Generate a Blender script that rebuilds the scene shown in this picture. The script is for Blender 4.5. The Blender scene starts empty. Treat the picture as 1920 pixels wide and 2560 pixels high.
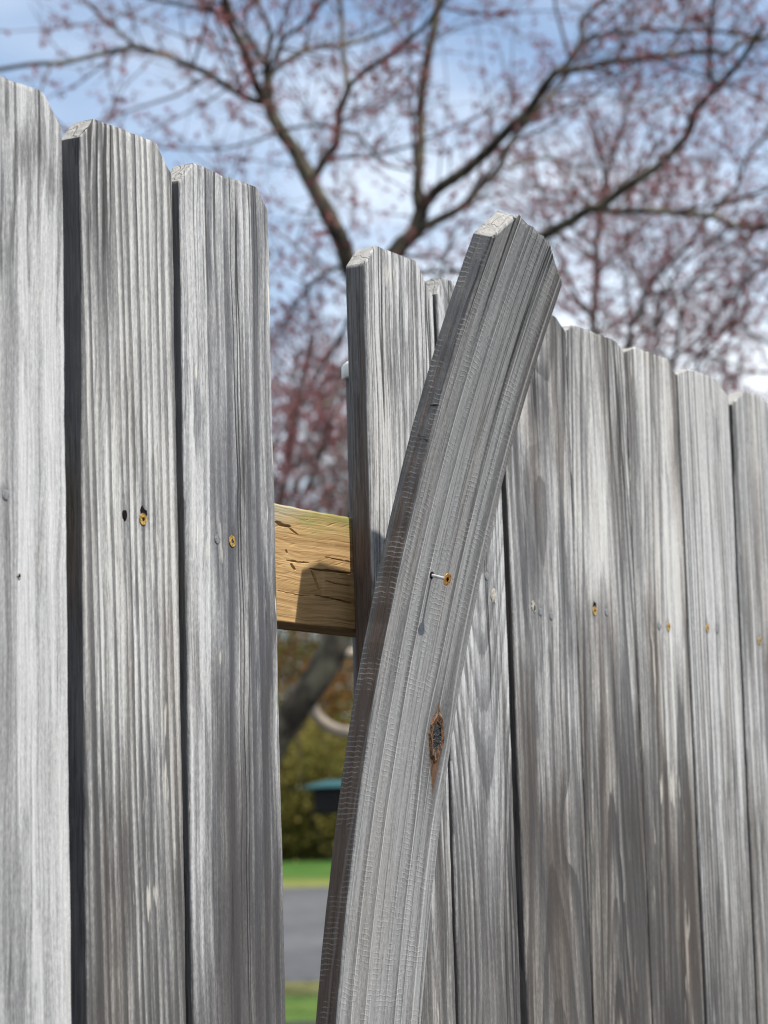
import bpy, bmesh, math, random
import numpy as np
from mathutils import Vector, Matrix

# ------------------------------------------------------------------ scene, camera, light
sc = bpy.context.scene
col = sc.collection

cam = bpy.data.cameras.new('camera')
cam.sensor_fit = 'VERTICAL'
cam.sensor_height = 17.3
cam.sensor_width = 12.975
cam.lens = 6290.0 / 2560.0 * 17.3
cam.clip_start = 0.05
cam.clip_end = 3000
cam.dof.use_dof = True
cam.dof.focus_distance = 2.19
cam.dof.aperture_fstop = cam.lens / 8.6
cam.dof.aperture_blades = 0
cam_ob = bpy.data.objects.new('camera', cam)
col.objects.link(cam_ob)
CAM = Vector((-1.52472, -1.17046, 1.25))
cam_ob.matrix_world = Matrix((
    (0.512111736, -0.100337447, -0.853038080, CAM.x),
    (-0.858472931, -0.091790841, -0.504577714, CAM.y),
    (-0.027673044, 0.990710270, -0.133144149, CAM.z),
    (0, 0, 0, 1)))
sc.camera = cam_ob
AHEAD = Vector((0.860701, 0.509110, 0.0))      # horizontal view direction
ASIDE = Vector((0.509110, -0.860701, 0.0))     # to its right

SUN = Vector((0.095, -0.50, 0.861)).normalized()
sun_el = math.asin(SUN.z)
sun_az = math.atan2(SUN.x, SUN.y)

world = bpy.data.worlds.new('World')
sc.world = world
world.use_nodes = True
wn = world.node_tree
wn.nodes.clear()

sun = bpy.data.lights.new('sun', 'SUN')
sun.energy = 5.0
sun.angle = math.radians(0.53)
sun.color = (1.0, 0.955, 0.88)
sun_ob = bpy.data.objects.new('sun', sun)
col.objects.link(sun_ob)
sun_ob.location = (2, -8, 14)
sun_ob.rotation_euler = SUN.to_track_quat('Z', 'Y').to_euler()

sc.view_settings.view_transform = 'Standard'
sc.view_settings.look = 'None'
sc.view_settings.gamma = 1.0
sc.view_settings.use_curve_mapping = False
sc.view_settings.exposure = 0.60
sc.cycles.max_bounces = 6
sc.cycles.diffuse_bounces = 3
sc.cycles.transparent_max_bounces = 8
sc.cycles.use_adaptive_sampling = True
sc.cycles.adaptive_threshold = 0.006
sc.cycles.use_denoising = True
sc.cycles.filter_width = 1.15


# ------------------------------------------------------------------ node helpers
class G:
    """small helper to write node graphs as expressions"""
    def __init__(self, nt):
        self.nt = nt

    def node(self, kind, **kw):
        n = self.nt.nodes.new(kind)
        for k, v in kw.items():
            setattr(n, k, v)
        return n

    def put(self, sock, v):
        if v is None:
            return
        if isinstance(v, bpy.types.NodeSocket):
            self.nt.links.new(v, sock)
        else:
            if sock.type == 'RGBA' and len(v) == 3:
                v = (*v, 1.0)
            sock.default_value = v

    def m(self, op, a, b=None, c=None, clamp=False):
        n = self.node('ShaderNodeMath', operation=op, use_clamp=clamp)
        self.put(n.inputs[0], a)
        self.put(n.inputs[1], b)
        self.put(n.inputs[2], c)
        return n.outputs[0]

    def add(self, *a):
        r = a[0]
        for v in a[1:]:
            r = self.m('ADD', r, v)
        return r

    def mul(self, *a):
        r = a[0]
        for v in a[1:]:
            r = self.m('MULTIPLY', r, v)
        return r

    def sub(self, a, b):
        return self.m('SUBTRACT', a, b)

    def step(self, v, lo, hi, a=0.0, b=1.0):
        n = self.node('ShaderNodeMapRange', interpolation_type='SMOOTHSTEP')
        self.put(n.inputs['Value'], v)
        self.put(n.inputs['From Min'], lo)
        self.put(n.inputs['From Max'], hi)
        self.put(n.inputs['To Min'], a)
        self.put(n.inputs['To Max'], b)
        return n.outputs[0]

    def vec(self, x, y, z):
        n = self.node('ShaderNodeCombineXYZ')
        for s, v in zip(n.inputs, (x, y, z)):
            self.put(s, v)
        return n.outputs[0]

    def vmul(self, v, s):
        n = self.node('ShaderNodeVectorMath', operation='MULTIPLY')
        self.put(n.inputs[0], v)
        self.put(n.inputs[1], s)
        return n.outputs[0]

    def vadd(self, v, s):
        n = self.node('ShaderNodeVectorMath', operation='ADD')
        self.put(n.inputs[0], v)
        self.put(n.inputs[1], s)
        return n.outputs[0]

    def noise(self, v, scale=(1, 1, 1), detail=2.0, rough=0.5, off=0.0, dist=0.0):
        n = self.node('ShaderNodeTexNoise', noise_dimensions='3D')
        vv = self.vmul(v, tuple(scale))
        if off:
            vv = self.vadd(vv, (off * 1.37, off * 2.11 + 3.0, off * 0.73 + 1.0))
        self.put(n.inputs['Vector'], vv)
        n.inputs['Scale'].default_value = 1.0
        n.inputs['Detail'].default_value = detail
        n.inputs['Roughness'].default_value = rough
        n.inputs['Distortion'].default_value = dist
        return n.outputs['Fac']

    def mix(self, f, a, b, mode='MIX'):
        n = self.node('ShaderNodeMix', data_type='RGBA', blend_type=mode)
        self.put(n.inputs[0], f)
        self.put(n.inputs[6], a)
        self.put(n.inputs[7], b)
        return n.outputs[2]

    def sep(self, v):
        n = self.node('ShaderNodeSeparateXYZ')
        self.put(n.inputs[0], v)
        return n.outputs

    def attr(self, name):
        n = self.node('ShaderNodeAttribute', attribute_name=name)
        return n.outputs['Vector']


def new_mat(name):
    m = bpy.data.materials.new(name)
    m.use_nodes = True
    m.node_tree.nodes.clear()
    g = G(m.node_tree)
    out = g.node('ShaderNodeOutputMaterial')
    b = g.node('ShaderNodeBsdfPrincipled')
    m.node_tree.links.new(b.outputs[0], out.inputs[0])
    return m, g, b


def simple(name, colour, rough=0.7, metal=0.0, vary=0.0, scale=8.0, spec=0.3, transl=None):
    m, g, b = new_mat(name)
    c = colour
    if vary:
        co = g.node('ShaderNodeTexCoord').outputs['Object']
        n = g.noise(co, (scale,) * 3, 3.0)
        c = g.mix(g.step(n, 0.3, 0.7), tuple(v * (1 - vary) for v in colour), tuple(min(1, v * (1 + vary)) for v in colour))
    g.put(b.inputs['Base Color'], c)
    b.inputs['Roughness'].default_value = rough
    b.inputs['Metallic'].default_value = metal
    b.inputs['Specular IOR Level'].default_value = spec
    return m


# ------------------------------------------------------------------ sky: daylight with a thin broken cloud layer
g = G(wn)
sky = g.node('ShaderNodeTexSky', sky_type='NISHITA')
sky.sun_disc = False
sky.sun_elevation = sun_el
sky.sun_rotation = sun_az
sky.altitude = 100
sky.air_density = 1.0
sky.dust_density = 0.25
sky.ozone_density = 1.2
d = g.node('ShaderNodeTexCoord').outputs['Generated']
dx, dy, dz = g.sep(d)
den = g.m('ADD', g.m('MAXIMUM', dz, 0.0), 0.16)
cp = g.vec(g.m('DIVIDE', dx, den), g.m('DIVIDE', dy, den), 0.0)
n1 = g.noise(cp, (0.55, 0.55, 1.0), 5.0, 0.52, 0.5, 0.4)
cloud = g.mul(g.step(n1, 0.42, 0.62), 0.93)
sky_c = g.mix(cloud, sky.outputs[0], (7.5, 7.95, 8.5))
bg = g.node('ShaderNodeBackground')
g.put(bg.inputs['Color'], sky_c)
bg.inputs['Strength'].default_value = 0.11
wo = g.node('ShaderNodeOutputWorld')
wn.links.new(bg.outputs[0], wo.inputs[0])


# ------------------------------------------------------------------ mesh helpers
def link(name, me, mats, parent=None):
    o = bpy.data.objects.new(name, me)
    for m in (mats if isinstance(mats, (list, tuple)) else [mats]):
        me.materials.append(m)
    col.objects.link(o)
    if parent is not None:
        o.parent = parent
    return o


def mesh_from(name, verts, faces, smooth=False, mat_idx=None):
    me = bpy.data.meshes.new(name)
    me.from_pydata([tuple(v) for v in verts], [], faces)
    if smooth:
        me.polygons.foreach_set('use_smooth', [True] * len(me.polygons))
    if mat_idx is not None:
        me.polygons.foreach_set('material_index', mat_idx)
    me.update()
    return me


def thing(name, label, cat, loc=(0, 0, 0), group=None):
    o = bpy.data.objects.new(name, None)
    o.empty_display_size = 0.1
    o.location = loc
    col.objects.link(o)
    o['label'] = label
    o['category'] = cat
    if group:
        o['group'] = group
    return o


def ground_z(dist):
    """height of the land at a distance ahead of the camera"""
    if dist < 18:
        return 0.0
    if dist < 46:
        return (dist - 18) * 0.045
    return 28 * 0.045 + (min(dist, 140) - 46) * 0.03


def place(dist, side):
    p = Vector((CAM.x, CAM.y, 0)) + AHEAD * dist + ASIDE * side
    p.z = ground_z(dist)
    return p


# ------------------------------------------------------------------ weathered wood
def wood(name, seed, pith=(0.0, -0.04), spacing=0.009, tilt=0.0, warp=0.010, jag=0.0010,
         late_k=0.55, stain_k=0.5, light=(0.435, 0.435, 0.429), dark=(0.060, 0.060, 0.064),
         warm=0.25, flakes=0.4, cracks=0.5, crack_scale=45.0, ztop=1.82, bulges=(), saw=0.0, relief=0.9,
         fibre=0.5, side_brown=0.0, blots=(), quad=None, wander=1.0, mildew=0.75, tone=0.0, knots=(), edge_shade=0.88, earz=1.80, lower_dark=0.0, wz=1.42):
    mat, g, b = new_mat(name)
    P = g.attr('rest')
    x, y, z = g.sep(P)
    # growth rings cut by the board: distance to the pith line, wandering along the board
    w1 = g.mul(g.sub(g.noise(P, (5.5, 5.5, 1.25), 1.5, 0.5, seed), 0.5), 2 * warp)
    w2 = g.mul(g.sub(g.noise(P, (38, 38, 4.5), 2.0, 0.6, seed + 11), 0.5), 2.6 * jag)
    w3 = g.mul(g.sub(g.noise(P, (210, 210, 9), 2.0, 0.6, seed + 5), 0.5), 2.0 * jag)
    px = g.sub(x, pith[0])
    py = g.sub(y, pith[1])
    r = g.m('SQRT', g.add(g.mul(px, px), g.mul(py, py)))
    r = g.add(r, g.mul(z, tilt), w1, w2, w3)
    if quad:
        dzq = g.sub(z, quad[1])
        r = g.add(r, g.mul(dzq, dzq, -quad[0]))
    for (bx, bz, sx, su, sd) in knots:
        # grain parts round a knot
        ex = g.m('DIVIDE', g.sub(x, bx), sx * 1.5)
        ez = g.m('DIVIDE', g.sub(z, bz), su * 1.6)
        e = g.m('EXPONENT', g.mul(g.add(g.mul(ex, ex), g.mul(ez, ez)), -1.0))
        r = g.add(r, g.mul(ex, e, -0.011))
    for (bx, bz, sx, sz, amp) in bulges:
        ex = g.m('DIVIDE', g.sub(x, bx), sx)
        ez = g.m('DIVIDE', g.sub(z, bz), sz)
        e = g.m('EXPONENT', g.mul(g.add(g.mul(ex, ex), g.mul(ez, ez)), -1.0))
        r = g.add(r, g.mul(e, amp))
    t = g.m('DIVIDE', g.add(r, 3.0), spacing)
    t = g.add(t, g.mul(g.noise(g.vec(g.mul(t, 0.37), seed * 1.7, 0.0), (1, 1, 1), 1.0), 2.3))
    fl = g.m('FLOOR', t)
    fr = g.m('FRACT', t)
    wnz = g.node('ShaderNodeTexWhiteNoise', noise_dimensions='1D')
    g.put(wnz.inputs['W'], g.add(fl, seed * 13.0))
    rv = wnz.outputs['Value']
    late = g.mul(g.step(fr, 0.25, 0.80), g.step(fr, 0.945, 0.995, 1.0, 0.0), g.add(0.12, g.mul(rv, 1.05)))
    # fibres, streaks and blotchy weathering
    dxa = g.mul(g.sub(g.noise(P, (8, 8, 2.6), 2.0, 0.5, seed + 71), 0.5), 0.024 * wander)
    dxb = g.mul(g.sub(g.noise(P, (32, 32, 11), 2.0, 0.6, seed + 73), 0.5), 0.0050 * wander)
    Q = g.vec(g.add(x, dxa, dxb), y, z)
    fib = g.noise(Q, (620, 620, 12.0), 3.0, 0.7, seed + 2)
    streak = g.noise(Q, (130, 130, 3.2), 3.0, 0.65, seed + 3)
    stain = g.noise(Q, (17, 17, 2.4), 4.0, 0.62, seed + 7)
    stain2 = g.noise(P, (26, 26, 3.6), 2.0, 0.5, seed + 19)
    pore = g.noise(Q, (420, 420, 9.0), 2.0, 0.6, seed + 29)
    grit = g.noise(P, (620, 620, 190), 2.0, 0.6, seed + 23)
    late = g.mul(late, g.step(streak, 0.25, 0.70, 1.15, 0.70))
    k = g.add(g.mul(late, late_k),
              g.mul(g.sub(g.step(streak, 0.33, 0.67), 0.5), 0.95 * fibre),
              g.mul(g.sub(g.step(fib, 0.32, 0.68), 0.5), 0.95 * fibre),
              g.mul(g.step(pore, 0.60, 0.70), 0.34 * fibre),
              g.mul(g.sub(grit, 0.5), 0.80),
              g.mul(g.step(stain, 0.38, 0.70), stain_k), tone)
    if lower_dark:
        # darker, browner wood in the lower part, with a ragged upper limit
        lower_mask = g.mul(g.step(g.add(g.sub(wz, z), g.mul(g.sub(stain2, 0.5), 0.55), g.mul(g.sub(streak, 0.5), 0.4)), -0.06, 0.30), lower_dark)
        k = g.add(k, g.mul(lower_mask, 0.70))
    # ragged blue-black mildew strokes in patches
    mil = g.noise(Q, (75, 75, 7.5), 3.0, 0.68, seed + 83)
    milp = g.step(g.noise(P, (13, 13, 2.6), 2.0, 0.5, seed + 87), 0.44, 0.62)
    mild = g.mul(g.step(mil, 0.50, 0.66), milp, mildew)
    k = g.add(k, g.mul(mild, 0.75))
    for (bx, bz, sx, sz, amp) in blots:
        ex = g.m('DIVIDE', g.sub(x, g.add(bx, g.mul(g.sub(streak, 0.5), 0.02))), sx)
        ez = g.m('DIVIDE', g.sub(z, bz), sz)
        e = g.m('EXPONENT', g.mul(g.add(g.mul(ex, ex), g.mul(ez, ez)), -1.0))
        k = g.add(k, g.mul(e, amp))
    k = g.m('TANH', g.mul(g.m('MAXIMUM', k, -0.10), 1.35))
    base = g.mix(k, light, dark)
    base = g.mix(1.0, base, g.mix(g.step(fib, 0.30, 0.70), (0.74, 0.74, 0.745), (1.22, 1.22, 1.215)), 'MULTIPLY')
    warmf = g.mul(g.step(stain2, 0.45, 0.72), warm)
    base = g.mix(warmf, base, g.mix(k, (0.31, 0.27, 0.235), (0.070, 0.055, 0.047)))
    if lower_dark:
        base = g.mix(g.m('MINIMUM', g.mul(lower_mask, 1.5), 1.0), base, g.mix(1.0, base, (0.60, 0.565, 0.53), 'MULTIPLY'))
    # pale fibre flakes where the grey skin has lifted
    fk = g.noise(Q, (120, 120, 14), 2.0, 0.6, seed + 31)
    fk2 = g.noise(P, (14, 14, 3.0), 1.0, 0.5, seed + 37)
    flake = g.mul(g.step(fk, 0.62, 0.68), g.step(fk2, 0.5, 0.62), flakes)
    base = g.mix(flake, base, (0.56, 0.53, 0.46))
    # drying checks
    cn = g.noise(Q, (crack_scale, crack_scale, 0.75), 1.0, 0.4, seed + 41)
    cw = g.mul(g.sub(g.noise(P, (260, 260, 30), 1.0, 0.5, seed + 43), 0.5), 0.018)
    cd = g.m('ABSOLUTE', g.sub(g.add(cn, cw), 0.5))
    gate = g.step(g.noise(P, (21, 21, 1.6), 1.0, 0.5, seed + 47), 0.50, 0.60)
    near_end = g.step(z, ztop - 0.20, ztop - 0.02, 0.0, 0.9)
    gate = g.m('MINIMUM', g.add(g.mul(gate, cracks), g.mul(near_end, g.step(stain, 0.35, 0.5))), 1.0)
    crack = g.mul(g.step(cd, 0.006, 0.022, 1.0, 0.0), gate)
    base = g.mix(g.mul(crack, 0.9), base, (0.022, 0.020, 0.020))
    h = g.add(g.mul(late, 0.13 * relief), g.mul(fib, 0.80), g.mul(streak, 0.28), g.mul(grit, 0.55), g.mul(g.step(pore, 0.60, 0.70), -0.5), g.mul(flake, 0.3), g.mul(crack, -1.3))
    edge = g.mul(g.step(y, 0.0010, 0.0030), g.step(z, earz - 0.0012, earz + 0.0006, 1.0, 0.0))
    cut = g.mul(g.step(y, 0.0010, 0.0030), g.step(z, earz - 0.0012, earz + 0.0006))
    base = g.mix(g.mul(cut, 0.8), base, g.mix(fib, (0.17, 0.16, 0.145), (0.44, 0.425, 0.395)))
    base = g.mix(g.mul(edge, edge_shade), base, g.mix(g.step(fib, 0.3, 0.7), (0.118, 0.112, 0.112), (0.034, 0.031, 0.032)))  # shade of the sunless board sides deepened in the base colour
    base = g.mix(g.mul(edge, edge_shade, g.step(late, 0.1, 0.6), 0.35), base, (0.20, 0.19, 0.185))
    if side_brown:
        sb = g.mul(g.step(y, 0.0012, 0.004), g.step(g.add(g.noise(P, (30, 160, 1.6), 2.0, 0.5, seed + 51), g.mul(g.sub(1.60, z), 0.8)), 0.46, 0.70), side_brown)
        base = g.mix(sb, base, g.mix(fib, (0.15, 0.085, 0.048), (0.055, 0.030, 0.018)))
    if saw:
        # chatter marks of the saw blade across the grain
        jit = g.noise(P, (190, 190, 60), 1.0, 0.5, seed + 61)
        drift = g.noise(P, (16, 16, 5), 1.0, 0.5, seed + 63)
        sz = g.add(g.m('DIVIDE', z, 0.0043), g.mul(g.sub(jit, 0.5), 0.85), g.mul(g.sub(drift, 0.5), 2.6), g.mul(x, 9.0))
        sf = g.m('FRACT', sz)
        ln = g.mul(g.step(sf, 0.0, 0.12), g.step(sf, 0.16, 0.42, 1.0, 0.0))
        on = g.step(g.noise(P, (90, 90, 30), 1.0, 0.5, seed + 67), 0.44, 0.60)
        on2 = g.add(g.step(g.noise(P, (22, 22, 5.5), 2.0, 0.5, seed + 69), 0.34, 0.60, 0.22, 0.9), g.mul(g.step(y, 0.0005, 0.0025), 0.3))
        sm = g.mul(ln, on, on2, g.step(y, 0.0005, 0.0025, 0.48, 0.8), saw)
        base = g.mix(g.mul(sm, 0.48), base, (0.34, 0.33, 0.315))
        h = g.add(h, g.mul(sm, 0.35))
        # narrow pale crests of the hard rings
        crest = g.mul(g.step(fr, 0.80, 0.88), g.step(fr, 0.90, 0.985, 1.0, 0.0), g.add(0.25, g.mul(rv, 0.6)), g.step(fib, 0.3, 0.6, 0.45, 1.0), g.step(y, 0.0005, 0.0025, 1.0, 0.25))
        base = g.mix(g.mul(crest, 1.0), base, (0.52, 0.51, 0.50))
        h = g.add(h, g.mul(crest, 0.9))
    for (bx, bz, sx, su, sd) in knots:
        # resin-dark spindle of a knot, longer below than above
        dzk = g.sub(z, bz)
        szk = g.add(g.mul(g.m('GREATER_THAN', dzk, 0.0), su - sd), sd)
        ez = g.m('ABSOLUTE', g.m('DIVIDE', dzk, szk))
        ex = g.m('ABSOLUTE', g.m('DIVIDE', g.sub(x, g.add(bx, g.mul(dzk, -0.15))), sx))
        rr = g.add(ex, ez, g.mul(g.sub(fib, 0.5), 0.3))
        base = g.mix(g.step(rr, 0.85, 1.1, 0.92, 0.0), base, g.mix(g.step(fib, 0.35, 0.65), (0.030, 0.017, 0.012), (0.16, 0.072, 0.026)))
    g.put(b.inputs['Base Color'], base)
    b.inputs['Roughness'].default_value = 0.82
    b.inputs['Specular IOR Level'].default_value = 0.22
    bp = g.node('ShaderNodeBump')
    bp.inputs['Strength'].default_value = 0.75
    bp.inputs['Distance'].default_value = 0.0011
    g.put(bp.inputs['Height'], h)
    mat.node_tree.links.new(bp.outputs[0], b.inputs['Normal'])
    return mat


def lean_curve(z):
    """centre of the face, width direction, back direction of the sprung board at rest height z"""
    u = (z - 0.35) / 1.48
    v = max(u, 0.0)
    D = 0.1046 * v - 0.204 * v * v + 0.2851 * v ** 3
    dD = (0.1046 - 0.408 * v + 0.8553 * v * v) if u > 0 else 0.0
    E = 0.2933 - 0.106 * v + 0.1991 * v * v
    dE = (-0.106 + 0.3982 * v) if u > 0 else 0.0
    tau = -0.0061 - 0.0124 * u
    ax = Vector((dE, -dD, 1.48)).normalized()
    wd = Vector((math.cos(tau), math.sin(tau), 0.0))
    wd = (wd - ax * wd.dot(ax)).normalized()
    nb = ax.cross(wd)
    return Vector((E + 0.07, -D, z)), wd, nb, ax


def lean_point(x, y, z):
    c, wd, nb, ax = lean_curve(z)
    return c + wd * x + nb * y


def board_mesh(name, xl, xr, ztop, earl, earr, thick, seed, zbot=0.04, bend=None, ragged=0.0009, right_wear=0.0):
    """a dog-eared board lofted from cross sections; xl/xr are (bottom, top) pairs; local x is centred"""
    rng = random.Random(seed)
    xc = (xl[0] + xr[0] + xl[1] + xr[1]) / 4
    zs = []
    z = zbot
    zear = ztop - max(earl[1], earr[1]) - 0.004
    while z < zear - 0.012:
        zs.append(z)
        z += 0.008
    n = 10
    for i in range(n):
        zs.append(zear + (ztop - zear) * i / n)
    zs.append(ztop)
    NF = 16
    ph = [rng.uniform(0, 6.28) for _ in range(8)]

    def wob(z, i, a):
        return a * (math.sin(z * 23 + ph[i]) + 0.6 * math.sin(z * 61 + ph[i + 1]) + 0.5 * math.sin(z * 171 + ph[i + 2]))
    verts, rest, faces = [], [], []
    rows = []
    for zi in zs:
        f = (zi - zbot) / (ztop - zbot)
        L = xl[0] + (xl[1] - xl[0]) * f - xc + wob(zi, 0, 0.00035)
        R = xr[0] + (xr[1] - xr[0]) * f - xc + wob(zi, 3, 0.00035)
        dl = max(0.0, (zi - (ztop - earl[1])) / earl[1])
        dr = max(0.0, (zi - (ztop - earr[1])) / earr[1])
        L += earl[0] * dl + (rng.uniform(-1, 1) * ragged * 0.3 if dl > 0 else 0)
        R -= earr[0] * dr ** 0.9 + (rng.uniform(-1, 1) * ragged * 0.5 if dr > 0 else 0)
        bl = 0.0013 + abs(wob(zi, 1, 0.0003))
        brr = 0.0016 + abs(wob(zi, 4, 0.0004)) + right_wear
        top = zi >= ztop - 1e-6
        row = []
        prof = [(L, thick - 0.001), (L, thick * 0.55), (L, bl), (L + bl * 0.35, bl * 0.35), (L + bl, 0.0)]
        for i in range(1, NF):
            prof.append((L + bl + (R - L - bl - brr) * i / NF, 0.0))
        prof += [(R - brr, 0.0), (R - brr * 0.35, brr * 0.35 * min(1, .0016 / brr)), (R, brr if right_wear == 0 else brr * 0.8), (R, thick * 0.6), (R, thick - 0.001), (R - 0.001, thick), (L + 0.001, thick)]
        for (px, py) in prof:
            pz = zi
            if top:
                pz += rng.uniform(-1, 1) * ragged * 1.3
                py += rng.uniform(0, 1) * ragged * 0.5
            row.append(len(verts))
            verts.append((px, py, pz))
        rows.append(row)
    for a, c in zip(rows[:-1], rows[1:]):
        m = len(a)
        for i in range(m):
            j = (i + 1) % m
            faces.append((a[i], a[j], c[j], c[i]))
    faces.append(tuple(reversed(rows[0])))
    # end-grain cap, split from front to back
    topr = rows[-1]
    faces.append(tuple(topr))
    rest = [tuple(v) for v in verts]
    if bend:
        verts = [tuple(bend(*v)) for v in verts]
        xc = 0.0
    me = mesh_from(name, verts, faces)
    at = me.attributes.new('rest', 'FLOAT_VECTOR', 'POINT')
    at.data.foreach_set('vector', np.array(rest, dtype=np.float32).ravel())
    return me, xc


# ------------------------------------------------------------------ land, road
def ground_material(name, c1, c2, c3, scale):
    m, g, b = new_mat(name)
    P = g.node('ShaderNodeTexCoord').outputs['Object']
    a = g.noise(P, (scale, scale, scale), 4.0, 0.6)
    c = g.noise(P, (scale * 0.13,) * 3, 2.0, 0.5, 4.0)
    fine = g.noise(P, (scale * 14,) * 3, 2.0, 0.6, 9.0)
    base = g.mix(g.step(a, 0.35, 0.65), c1, c2)
    base = g.mix(g.mul(g.step(c, 0.5, 0.7), 0.6), base, c3)
    base = g.mix(g.mul(g.step(fine, 0.45, 0.7), 0.35), base, tuple(v * 0.6 for v in c1))
    g.put(b.inputs['Base Color'], base)
    b.inputs['Roughness'].default_value = 0.95
    b.inputs['Specular IOR Level'].default_value = 0.1
    bp = g.node('ShaderNodeBump')
    bp.inputs['Strength'].default_value = 0.5
    bp.inputs['Distance'].default_value = 0.02
    g.put(bp.inputs['Height'], fine)
    m.node_tree.links.new(bp.outputs[0], b.inputs['Normal'])
    return m


def strip(name, d0, d1, s0, s1, lift, mat, nd=1):
    brk = sorted(set([d0, d1] + [v for v in (18, 46, 140) if d0 < v < d1] + [d0 + (d1 - d0) * i / nd for i in range(nd + 1)]))
    vs, fs = [], []
    for dd in brk:
        for ss in (s0, s1):
            p = place(dd, ss)
            vs.append((p.x, p.y, p.z + lift))
    for i in range(len(brk) - 1):
        fs.append((2 * i, 2 * i + 1, 2 * i + 3, 2 * i + 2))
    o = link(name, mesh_from(name, vs, fs), mat)
    o['kind'] = 'structure'
    return o


M_grass = ground_material('lawn_grass', (0.030, 0.075, 0.014), (0.052, 0.110, 0.020), (0.085, 0.115, 0.024), 1.1)
M_asphalt = ground_material('asphalt', (0.070, 0.072, 0.078), (0.098, 0.098, 0.102), (0.092, 0.084, 0.080), 0.35)
M_path = ground_material('dark_path', (0.035, 0.034, 0.036), (0.05, 0.048, 0.047), (0.04, 0.036, 0.034), 1.2)
M_verge = ground_material('dry_verge', (0.10, 0.12, 0.03), (0.15, 0.15, 0.045), (0.12, 0.11, 0.05), 2.0)
strip('ground', -60, 700, -420, 420, 0.0, M_grass)
strip('road', 21.6, 35.0, -160, 160, 0.008, M_asphalt)
strip('path', -50, 18.6, -160, 160, 0.008, M_path)
strip('verge', 35.0, 37.0, -160, 160, 0.004, M_verge)
strip('verge', 20.5, 21.6, -160, 160, 0.004, M_verge)

# ------------------------------------------------------------------ the fence
fence = thing('wooden_fence', 'weathered grey dog-eared board fence with one board sprung loose', 'fence', (0, 0, 0))

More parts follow.
